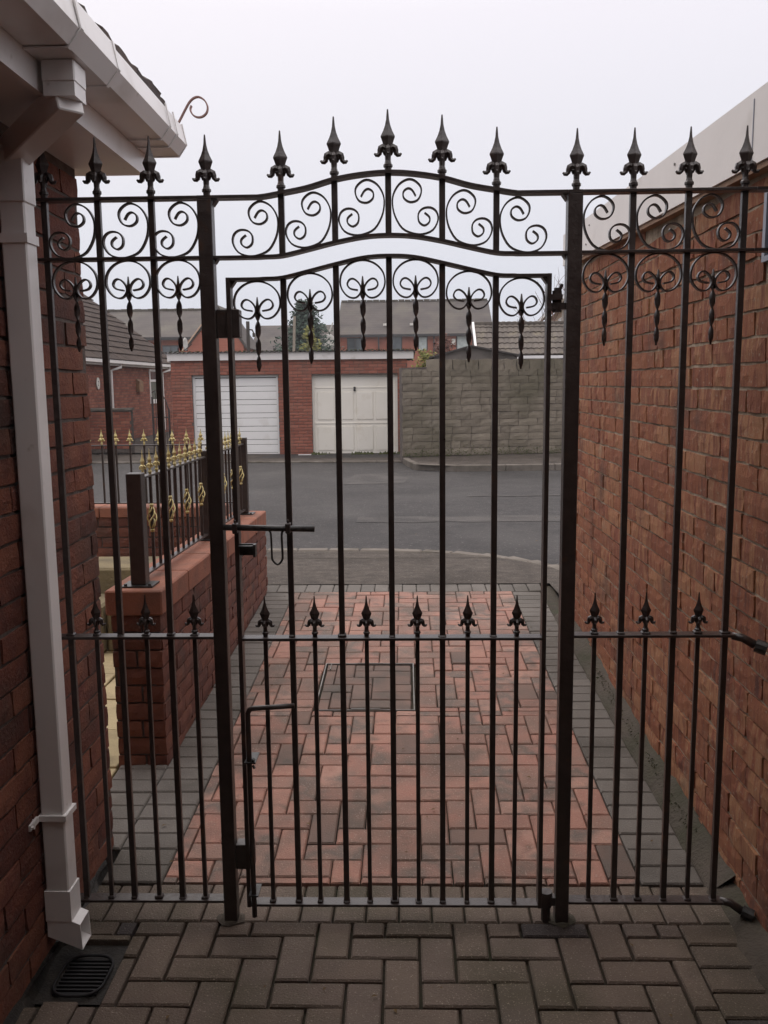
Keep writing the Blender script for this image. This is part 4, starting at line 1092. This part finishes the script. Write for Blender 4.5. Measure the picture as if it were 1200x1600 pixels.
# chimney-like porch ridge and conservatory at the end
g = MB(); g.box((bx-1.6, 30.42, 0), (bx-.02, 32.2, 2.05)); g.build('conservatory', 'glass_green', bu)
g = MB(); g.box((bx-.015, 30.42, .0), (bx+.05, 30.5, 2.1)); g.box((bx-.015, 31.2, .0), (bx+.05, 31.28, 2.1)); g.box((bx-.015, 30.505, .85), (bx+.05, 31.195, .95)); g.build('conservatory_frame', 'upvc', bu)
# low wall in front of the bungalow
bw = thing('boundary_wall', 'dark red brick boundary wall with pale coping in front of the bungalow', 'wall', (-8, 21.5, .1))
g = MB(); g.box((-12, 21.5, -.2), (-6.66, 21.72, 1.03)); g.build('wall', 'mortar_dark', bw)
brick_wall(bw, (-9.6, 21.5), (1, 0), 2.95, .1, 1.03, 'brick_bung', proud=.008, rough=.002, seed=71)
g = MB(); g.box((-12, 21.46, 1.032), (-6.63, 21.76, 1.085)); g.build('coping', 'kerb', bw)
g = MB(); g.add([(-30, 22, .19), (-5.7, 21.4, .0), (-5.7, 40, .1), (-30, 40, .2)], [(0, 1, 2, 3)]); structure('garden_ground', g, 'pavement')
# wrought gate by the garage corner
wg = thing('side_gate', 'narrow arched black wrought iron gate between the bungalow and the garages', 'gate', (-5.85, 21.3, .2))
g = MB(); 
for x in (-6.05, -5.66): g.box((x-.02, 21.28, -.05), (x+.02, 21.32, 1.35 if x < -6 else 1.05))
g.build('stile', 'iron', wg)
g = MB(); pts = [(-6.05, 21.3, 1.45), (-5.98, 21.3, 1.50), (-5.88, 21.3, 1.47), (-5.75, 21.3, 1.30), (-5.66, 21.3, 1.03)]
g.tube(smooth_curve(pts, 4), .016, 6); g.build('arched_rail', 'iron', wg)
for i, x in enumerate((-5.97, -5.89, -5.81, -5.73)):
    g = MB(); g.tube([(x, 21.3, -.02), (x, 21.3, interp([(-6.05, 1.45), (-5.88, 1.45), (-5.75, 1.28), (-5.66, 1.03)], x))], .009, 5); g.build('bar', 'iron', wg)
for z in (.02, .85): g = MB(); g.box((-6.03, 21.285, z), (-5.68, 21.315, z+.03)); g.build('rail', 'iron', wg)

# ================================================================== STONE WALL, SHED, TILED OUTBUILDING
sw = thing('stone_wall', 'tall grey split-stone block wall with mossy foot across the road', 'wall', (1.8, 18.9, .06))
ang_ = math.atan2(1.0, 3.7)*.9
P0 = (-.06, 18.8); ux, uy = math.cos(.22), math.sin(.22)
wl = 5.6
g = MB()
def bp(c, off): return (P0[0]+ux*c-uy*off, P0[1]+uy*c+ux*off)
def top_of(c): return interp([(0, 1.98), (.35, 2.04), (.7, 2.11), (wl, 2.13)], c)
q = []
for z in (-.1, None):
    for c in (0, wl):
        for off in (.02, .30):
            x, y = bp(c, off); q.append((x, y, z if z is not None else top_of(c)-.05))
g.add(q, [(0, 1, 3, 2), (4, 6, 7, 5), (0, 2, 6, 4), (1, 5, 7, 3), (0, 4, 5, 1), (2, 3, 7, 6)]); g.build('wall', 'mortar_dark', sw)
brick_wall(sw, bp(0, .02), (ux, uy), wl, .075, 1.85, 'stone', BL=.42, BH=.143, J=.009, depth=.06, proud=.018, rough=.010, jitter=.008, seed=81, name='stone', header_every=3)
brick_wall(sw, bp(0, .02), (ux, uy), wl, 1.855, 2.115, 'stone', BL=.27, BH=.235, J=.014, depth=.08, proud=.02, rough=.022, jitter=.012, seed=82, name='top_stone', half=.3, limit=lambda c: top_of(c)+.03)
# moss on the foot
g = MB(); r = random.Random(9)
for i in range(1200):
    c = r.uniform(0, wl); x, y = bp(c, -.02-r.uniform(0, .02)); z = .05+abs(r.gauss(0, .09)); s_ = r.uniform(.006, .02)
    g.add([(x-s_, y, z), (x+s_, y, z), (x, y-.004, z+s_)], [(0, 1, 2)])
o = g.build('moss', 'moss', sw); o['kind'] = 'stuff'
sh = thing('shed', 'low shed with shallow dark felt roof behind the stone wall', 'shed', (1.5, 21, 0))
g = MB(); g.prism([(.66, -.1), (2.55, -.1), (2.55, 2.20), (1.50, 2.42), (.66, 2.19)], 1, 20.6, 23); g.build('wall', 'render_grey', sh)
g = MB(); g.prism([(.55, 2.165), (.55, 2.20), (1.50, 2.455), (2.62, 2.225), (2.62, 2.19), (1.50, 2.42)], 1, 20.5, 23.1); g.build('roof', 'felt', sh)
ob = thing('outbuilding', 'grey building with brown interlocking tile roof and white gutter behind the stone wall', 'building', (3.5, 24, 0))
g = MB(); g.box((2.0, 24.1, -.1), (5.2, 27, 2.30)); g.build('wall', 'render_grey', ob)
th2 = R_(33); c2, s2 = math.cos(th2), math.sin(th2)
sl_len = .88/s2
g = MB(); g.prism([(24.0, 2.30), (24.0+sl_len*c2, 2.30+sl_len*s2), (24.0+2*sl_len*c2, 2.30)], 0, 1.95, 5.3); g.build('roof', 'roof_brown', ob)
tm2 = tile_mesh('roof_tile', 'roof_brown', .30, .29, .022, t=.035)
tile_field(ob, (1.93, 23.96, 2.32), (1, 0, 0), (0, c2, s2), 11, 6, .30, .285, tm2, stag=False)
g = MB(); g.box((1.93, 23.96+sl_len*c2-.08, 2.36+sl_len*s2-.03), (5.3, 23.96+sl_len*c2+.10, 2.36+sl_len*s2+.03)); g.build('ridge', 'roof_brown', ob)
g = MB(); g.prism([(23.90, 2.26), (23.90, 2.36), (23.9+sl_len*c2, 2.40+sl_len*s2), (23.9+sl_len*c2, 2.28+sl_len*s2)], 0, 1.86, 1.92); g.build('verge_board', 'upvc', ob)
g = MB(); g.box((2.72, 23.86, 2.225), (5.3, 23.95, 2.30)); g.build('gutter', 'upvc', ob)

# ================================================================== FAR HOUSES
def far_window(parent, x, y, z, w, h, mat='glass', fr='frame_dark', split=True):
    f = MB(); t = .07
    f.box((x, y-.05, z), (x+t, y, z+h)); f.box((x+w-t, y-.05, z), (x+w, y, z+h)); f.box((x+t, y-.05, z), (x+w-t, y, z+t)); f.box((x+t, y-.05, z+h-t), (x+w-t, y, z+h))
    if split and w > 1: f.box((x+w/2-t/2, y-.05, z+t), (x+w/2+t/2, y, z+h-t))
    fo = f.build('window', fr, parent)
    g = MB(); g.box((x+t, y-.03, z+t), (x+w-t, y-.01, z+h-t)); g.build('pane', mat, fo); return fo
def gable_house(label, x0, x1, y, zb, ze, zr_, wallm, roofm, depth=9, ridge=True, ov=.3, name='terrace_house'):
    t = thing(name, label, 'house', ((x0+x1)/2, y, zb))
    g = MB(); g.box((x0, y, -.3), (x1, y+depth, ze)); g.prism([(y, ze), (y+depth, ze), (y+depth/2, zr_-.15)], 0, x0, x1); g.build('wall', wallm, t)
    g = MB(); d = depth/2+ov
    sl_ = (zr_-ze)/(depth/2)
    g.prism([(y-ov, ze-ov*sl_*.4+.0), (y-ov, ze-ov*sl_*.4+.14), (y+depth/2, zr_), (y+depth+ov, ze), (y+depth/2, zr_-.14)], 0, x0-.15, x1+.15); g.build('roof', roofm, t)
    g = MB(); g.box((x0-.1, y-ov-.08, ze-.12), (x1+.1, y-ov-.005, ze+.06)); g.build('gutter', 'frame_dark', t)
    if ridge:
        g = MB(); n = int((x1-x0)/.45)
        for i in range(n):
            a = x0-.1+i*(x1-x0+.2)/n; g.box((a, y+depth/2-.15, zr_-.04), (a+(x1-x0+.2)/n-.03, y+depth/2+.15, zr_+.10+.02*(i % 2)))
        o = g.build('ridge_tile', 'roof_far_moss', t); o['kind'] = 'stuff'
    return t
A = gable_house('long terrace of orange brick houses with lichened grey roof behind the garages', -4.65, 6.1, 64, 0, 5.0, 7.75, 'orange_wall', 'roof_far')
for (x, z, w_, h, m_) in ((-4.1, 3.75, 1.15, 1.1, 'glass'), (-1.2, 3.85, 1.0, 1.1, 'glass'), (.92, 3.9, .68, 1.0, 'curtain'), (3.62, 3.85, 1.0, 1.08, 'curtain'), (4.75, 3.85, 1.1, 1.08, 'glass')):
    far_window(A, x, 64, z, w_, h, m_)
for x in (-1.9, 2.0): 
    g = MB(); g.box((x, 63.8, .0), (x+.09, 63.98, 4.9)); g.build('downpipe', 'frame_dark', A)
g = MB(); g.box((3.25, 63.9, 4.3), (3.55, 63.99, 4.7)); g.build('alarm_box', 'plaque', A)
for x in (-1.55+.0, .35): 
    g = MB(); g.box((x, 64.6, 5.72), (x+.28, 64.75, 5.86)); g.build('roof_vent', 'plaque', A)
B = gable_house('grey-roofed house with orange walls seen above the bungalow on the left', -22.5, -12.2, 60, 0, 4.75, 6.95, 'orange_wall', 'roof_far')
far_window(B, -16.2, 60, 3.2, 1.1, 1.1)
# red gable in front
gg = thing('gable_house', 'red brick gable end with pale verge rising above the white garage', 'house', (-12, 55, 0))
g = MB(); g.prism([(-13.3, -.2), (-9.85, -.2), (-9.85, 4.0), (-11.35, 6.25), (-13.3, 4.05)], 1, 55, 60); g.build('wall', 'orange_wall', gg)
g = MB(); g.prism([(-13.55, 3.75), (-13.45, 3.75), (-11.35, 6.22), (-9.7, 3.85), (-9.55, 3.85), (-11.35, 6.45)], 1, 54.9, 60); g.build('roof', 'roof_far', gg)
g = MB(); g.prism([(-13.65, 3.72), (-13.56, 3.72), (-11.36, 6.46), (-11.36, 6.56)], 1, 54.8, 54.89); g.build('verge_board', 'render_peach', gg)
C = gable_house('dark grey roof of a distant house behind the conifer', -12.9, -5.0, 76, 0, 4.4, 6.85, 'orange_wall', 'roof_far', ridge=False)
# right-hand peach terrace receding
rt = thing('terrace_house', 'peach rendered terrace with white windows rising behind the tiled outbuilding', 'house', (7.5, 45, 0))
def onpx(x, y, Y):
    rr_ = fwd+r2*((x-600)/FPX)+u2*((800-y)/FPX); t = Y/rr_.y; return rr_.x*t, CAM_H+rr_.z*t
# facade runs from near (x=7.0,y=36) to far (8.2,y=52)
fa, fb = Vector((6.45, 34.5, 0)), Vector((8.1, 56, 0)); fd = (fb-fa).normalized(); fn = Vector((fd.y, -fd.x, 0))
def fbox(a, b, o0, o1, z0, z1):
    g = MB(); v = []
    for z in (z0, z1):
        for (s_, o) in ((a, o0), (b, o0), (b, o1), (a, o1)):
            p = fa+fd*s_-fn*o*-1 if False else fa+fd*s_+fn*o; v.append((p.x, p.y, z))
    return g.add(v, [(0, 3, 2, 1), (4, 5, 6, 7), (0, 1, 5, 4), (1, 2, 6, 5), (2, 3, 7, 6), (3, 0, 4, 7)])
LN = (fb-fa).length
fbox(0, LN, 0, 6, -.1, 4.85).build('wall', 'render_peach', rt)
g = MB(); v = []
for s_ in (-.4, LN+.3):
    for (o, z) in ((-.35, 4.80), (3.0, 7.2), (-.35, 4.98)):
        p = fa+fd*s_+fn*o; v.append((p.x, p.y, z))
g.add(v, [(0, 1, 4, 3), (1, 2, 5, 4), (2, 0, 3, 5), (0, 2, 1), (3, 4, 5)]); g.build('roof', 'roof_far', rt)
fbox(-.4, LN+.3, -.48, -.36, 4.70, 4.83).build('gutter', 'upvc', rt)
for s_ in (1.6, 5.2, 9.0, 13.0, 17.0):
    f = fbox(s_, s_+1.5, -.05, -.004, 3.1, 4.4).build('window', 'upvc', rt); fbox(s_+.12, s_+1.38, -.058, -.051, 3.25, 4.25).build('pane', 'curtain', f)
for s_ in (3.9, 11.2): fbox(s_, s_+.12, -.12, -.01, -.1, 4.6).build('downpipe', 'upvc', rt)
ch = fbox(6.0, 6.7, 2.2, 3.0, 6.4, 8.0).build('chimney', 'orange_wall', rt)

# ================================================================== POLES, DISHES, TREES
g = MB(); g.tube([(-6.1, 35, 0), (-6.08, 35, 4.05)], .07, 8); g.tube([(-6.08, 35, 3.75), (-5.9, 34.9, 3.72), (-5.84, 34.9, 3.6)], .03, 6); g.tube([(-5.84, 34.9, 3.6), (-5.84, 34.9, 3.45)], .06, 6)
tag(g.build('street_lamp', 'pole_dark', None), 'dark lamp post standing in the gap between the rooftops', 'street lamp')
g = MB(); g.tube([(-3.82, 30, 0), (-3.65, 30, 3.85)], .045, 8)
tag(g.build('telegraph_pole', 'pole_pale', None), 'slim pale leaning pole in front of the conifer', 'pole')
def dish(x, y, z, r_, rot, lab):
    t = thing('satellite_dish', lab, 'satellite dish', (x, y, z))
    g = MB(); n = 16; vs = [(0, .03*r_/.35, 0)]
    for k, f in ((1, .5), (2, 1)):
        vs += [(r_*f*math.cos(2*PI*i/n), -.10*f*f*r_/.35+.03, r_*1.1*f*math.sin(2*PI*i/n)) for i in range(n)]
    fs = [(0, 1+i, 1+(i+1) % n) for i in range(n)]+[(1+i, n+1+i, n+1+(i+1) % n, 1+(i+1) % n) for i in range(n)]
    Mx = Matrix.Translation((x, y, z)) @ Matrix.Rotation(rot, 4, 'Z'); g.add([Mx @ Vector(p) for p in vs], fs)
    o = g.build('reflector', 'dish', t, smooth=True); md = o.modifiers.new('s', 'SOLIDIFY'); md.thickness = .012
    g = MB(); g.tube([Mx @ Vector((0, 0, -r_)), Mx @ Vector((0, -.45*r_/.35, 0))], .012, 5); g.tube([Mx @ Vector((0, .03, 0)), Mx @ Vector((0, .2, -.1)), Mx @ Vector((0, .2, -.6))], .02, 5); g.build('arm', 'frame_dark', t)
    return t
dish(-5.95, 24.3, 2.72, .16, R_(80), 'pale satellite dish seen edge-on above the left garage roof')
dx, dz = onpx(514, 533, 60)
dish(dx, 60, dz, .42, R_(15), 'round pale satellite dish beside the conifer on the distant roof')
g = MB(); a = onpx(520, 504, 60); b = onpx(513, 524, 60); g.tube([(b[0], 60, b[1]-.8), (b[0], 60, b[1]), (a[0], 60, a[1])], .04, 5); tag(g.build('aerial_mast', 'dish', None), 'slanting aerial mast above the distant round satellite dish', 'aerial')

def needles(t, cx, cy, z0, z1, rad, n, mat, seed, lean=0, name='crown', size=.12, cone=True, gaps=.35):
    r = random.Random(seed); g = MB()
    # whorls of drooping boughs, each a spray of small leaf-sized faces
    nb = int(n/26)
    for b_ in range(nb):
        f = r.random()**(.8 if cone else 1); z = z0+(z1-z0)*f
        R0 = rad*((1-f)**.75+.05) if cone else rad*math.sqrt(max(.05, 1-(2*f-1)**2))
        R0 *= r.uniform(.35, 1.3) if cone else r.uniform(.6, 1.15); a = r.uniform(0, 2*PI)
        for k in range(26):
            s_ = r.random()**.6
            x = cx+math.cos(a)*R0*s_+r.gauss(0, .10*rad); y = cy+math.sin(a)*R0*s_+r.gauss(0, .10*rad)
            zz = z+(.16 if cone else 0)*R0*s_+r.gauss(0, .07)
            q = size*r.uniform(.5, 1.3); al, be = r.uniform(0, 2*PI), r.uniform(-.8, .8)
            d1 = Vector((math.cos(al)*math.cos(be), math.sin(al)*math.cos(be), math.sin(be)))*q; d2 = d1.orthogonal().normalized()*q*.4
            p = Vector((x, y, zz)); g.add([p-d1, p+d2, p+d1, p-d2], [(0, 1, 2, 3)])
    return g.build(name, mat, t)
tr = thing('conifer_tree', 'tall blue-green conifer with ragged top behind the garage roofs', 'tree', (-4.95, 45, 0))
g = MB(); g.tube([(-4.95, 45, 0), (-4.9, 45, 3), (-4.92, 45, 5.8)], [.22, .13, .02], 8)
r = random.Random(2)
for i in range(26):
    z = 2.2+i*.135; a = r.uniform(0, 2*PI); R0 = 1.5*(1-(z-2)/4.0)+.15
    g.tube([(-4.93, 45, z), (-4.93+math.cos(a)*R0*.6, 45+math.sin(a)*R0*.6, z+.1*R0), (-4.93+math.cos(a)*R0, 45+math.sin(a)*R0, z+.3*R0)], [.03, .02, .006], 4)
g.build('trunk', 'bark', tr)
needles(tr, -4.95, 45, 2.2, 5.6, 1.6, 7000, 'needle', 5, size=.12)
sb = thing('shrub', 'yellow-green variegated shrub growing in front of the conifer', 'shrub', (-4.1, 38, 0))
g = MB(); g.tube([(-4.05, 38, 0), (-4.0, 38, 2.4), (-3.95, 38, 3.3)], [.09, .06, .02], 6)
for i in range(8):
    a = r.uniform(0, 6.28); g.tube([(-4, 38, 2.2+i*.12), (-4+math.cos(a)*.35, 38+math.sin(a)*.35, 2.5+i*.14)], [.02, .006], 4)
g.build('trunk', 'bark', sb)
needles(sb, -4.0, 38, 2.3, 3.95, .55, 1500, 'leaf_yellow', 6, size=.09, name='crown')
# bare red-twigged tree by the right terrace, ivy-ish bush on the garage end
bt = thing('bare_tree', 'bare reddish twiggy tree rising beside the peach terrace', 'tree', (5.6, 36, 0))
g = MB(); r = random.Random(14)
def branch(p, d, L, rad, lv):
    q = p+d*L; g.tube([p, (p+q)/2+Vector((r.uniform(-.04, .04), 0, r.uniform(-.03, .03)))*L, q], [rad, rad*.8, rad*.55], 5 if lv > 2 else 4)
    if lv == 0: return
    for k in range(3 if lv > 1 else 4):
        nd = (d+Vector((r.uniform(-.7, .7), r.uniform(-.7, .7), r.uniform(-.25, .6)))).normalized(); branch(q if k < 2 else (p+q)/2, nd, L*r.uniform(.55, .8), rad*.55, lv-1)
branch(Vector((5.75, 36, 0)), Vector((0, 0, 1)), 2.7, .09, 4)
g.build('trunk', 'twig', bt)
for (lab, cx, cy, zc, rad, mat, sd, hh, sz) in (('small green bush growing against the end of the garage roof', .45, 20.9, 1.9, .28, 'leaf_yellow', 31, .38, .045), ('dark red-brown climber spilling over the top of the stone wall', .95, 21.6, 2.15, .35, 'twig', 32, .5, .05)):
    t = thing('shrub', lab, 'shrub', (cx, cy, 0))
    g = MB(); g.tube([(cx, cy, 0), (cx, cy, zc+.1)], .03, 5); g.build('trunk', 'bark', t)
    needles(t, cx, cy, zc-.1, zc+hh, rad, 900, mat, sd, size=sz, cone=False)
# sprigs and dead leaves on the road and drive
g = MB(); r = random.Random(77)
for i in range(110):
    if i < 45: x, y = r.uniform(-.9, .9), r.uniform(2.7, 6.2); z = zg(y)+.006
    elif i < 60: x, y = r.uniform(-1, 1), r.uniform(1.7, 2.4); z = .006
    else:
        x, y = r.uniform(-1.5, 3), r.uniform(9, 16.8); z = zr(y)+.006
    s_ = r.uniform(.004, .011)*(1 if i < 60 else 1.6); a = r.uniform(0, 6.28)
    g.add([(x-s_*math.cos(a), y-s_*math.sin(a), z), (x+s_*.5*math.sin(a), y-s_*.5*math.cos(a), z+.003), (x+s_*math.cos(a), y+s_*math.sin(a), z), (x-s_*.5*math.sin(a), y+s_*.5*math.cos(a), z+.002)], [(0, 1, 2, 3)])
o = g.build('dead_leaves', 'leafdead', None); o['kind'] = 'stuff'; o['label'] = 'scattered tiny dead leaves and grit on paving and road'; o['category'] = 'leaves'
# thin mist over the whole street
g = MB(); g.box((-60, -14, -1.4), (60, 100, 12))
hz = g.build('haze', 'ink', None); hz.data.materials.clear(); hz['kind'] = 'stuff'
hm = bpy.data.materials.new('mist'); hm.use_nodes = True; t = hm.node_tree; t.nodes.clear()
pv = N(t, 'ShaderNodeVolumePrincipled'); pv.inputs['Color'].default_value = (.95, .95, .97, 1); pv.inputs['Density'].default_value = .0011
mo = N(t, 'ShaderNodeOutputMaterial'); t.links.new(pv.outputs[0], mo.inputs['Volume']); hz.data.materials.append(hm)
S.cycles.max_bounces = 6
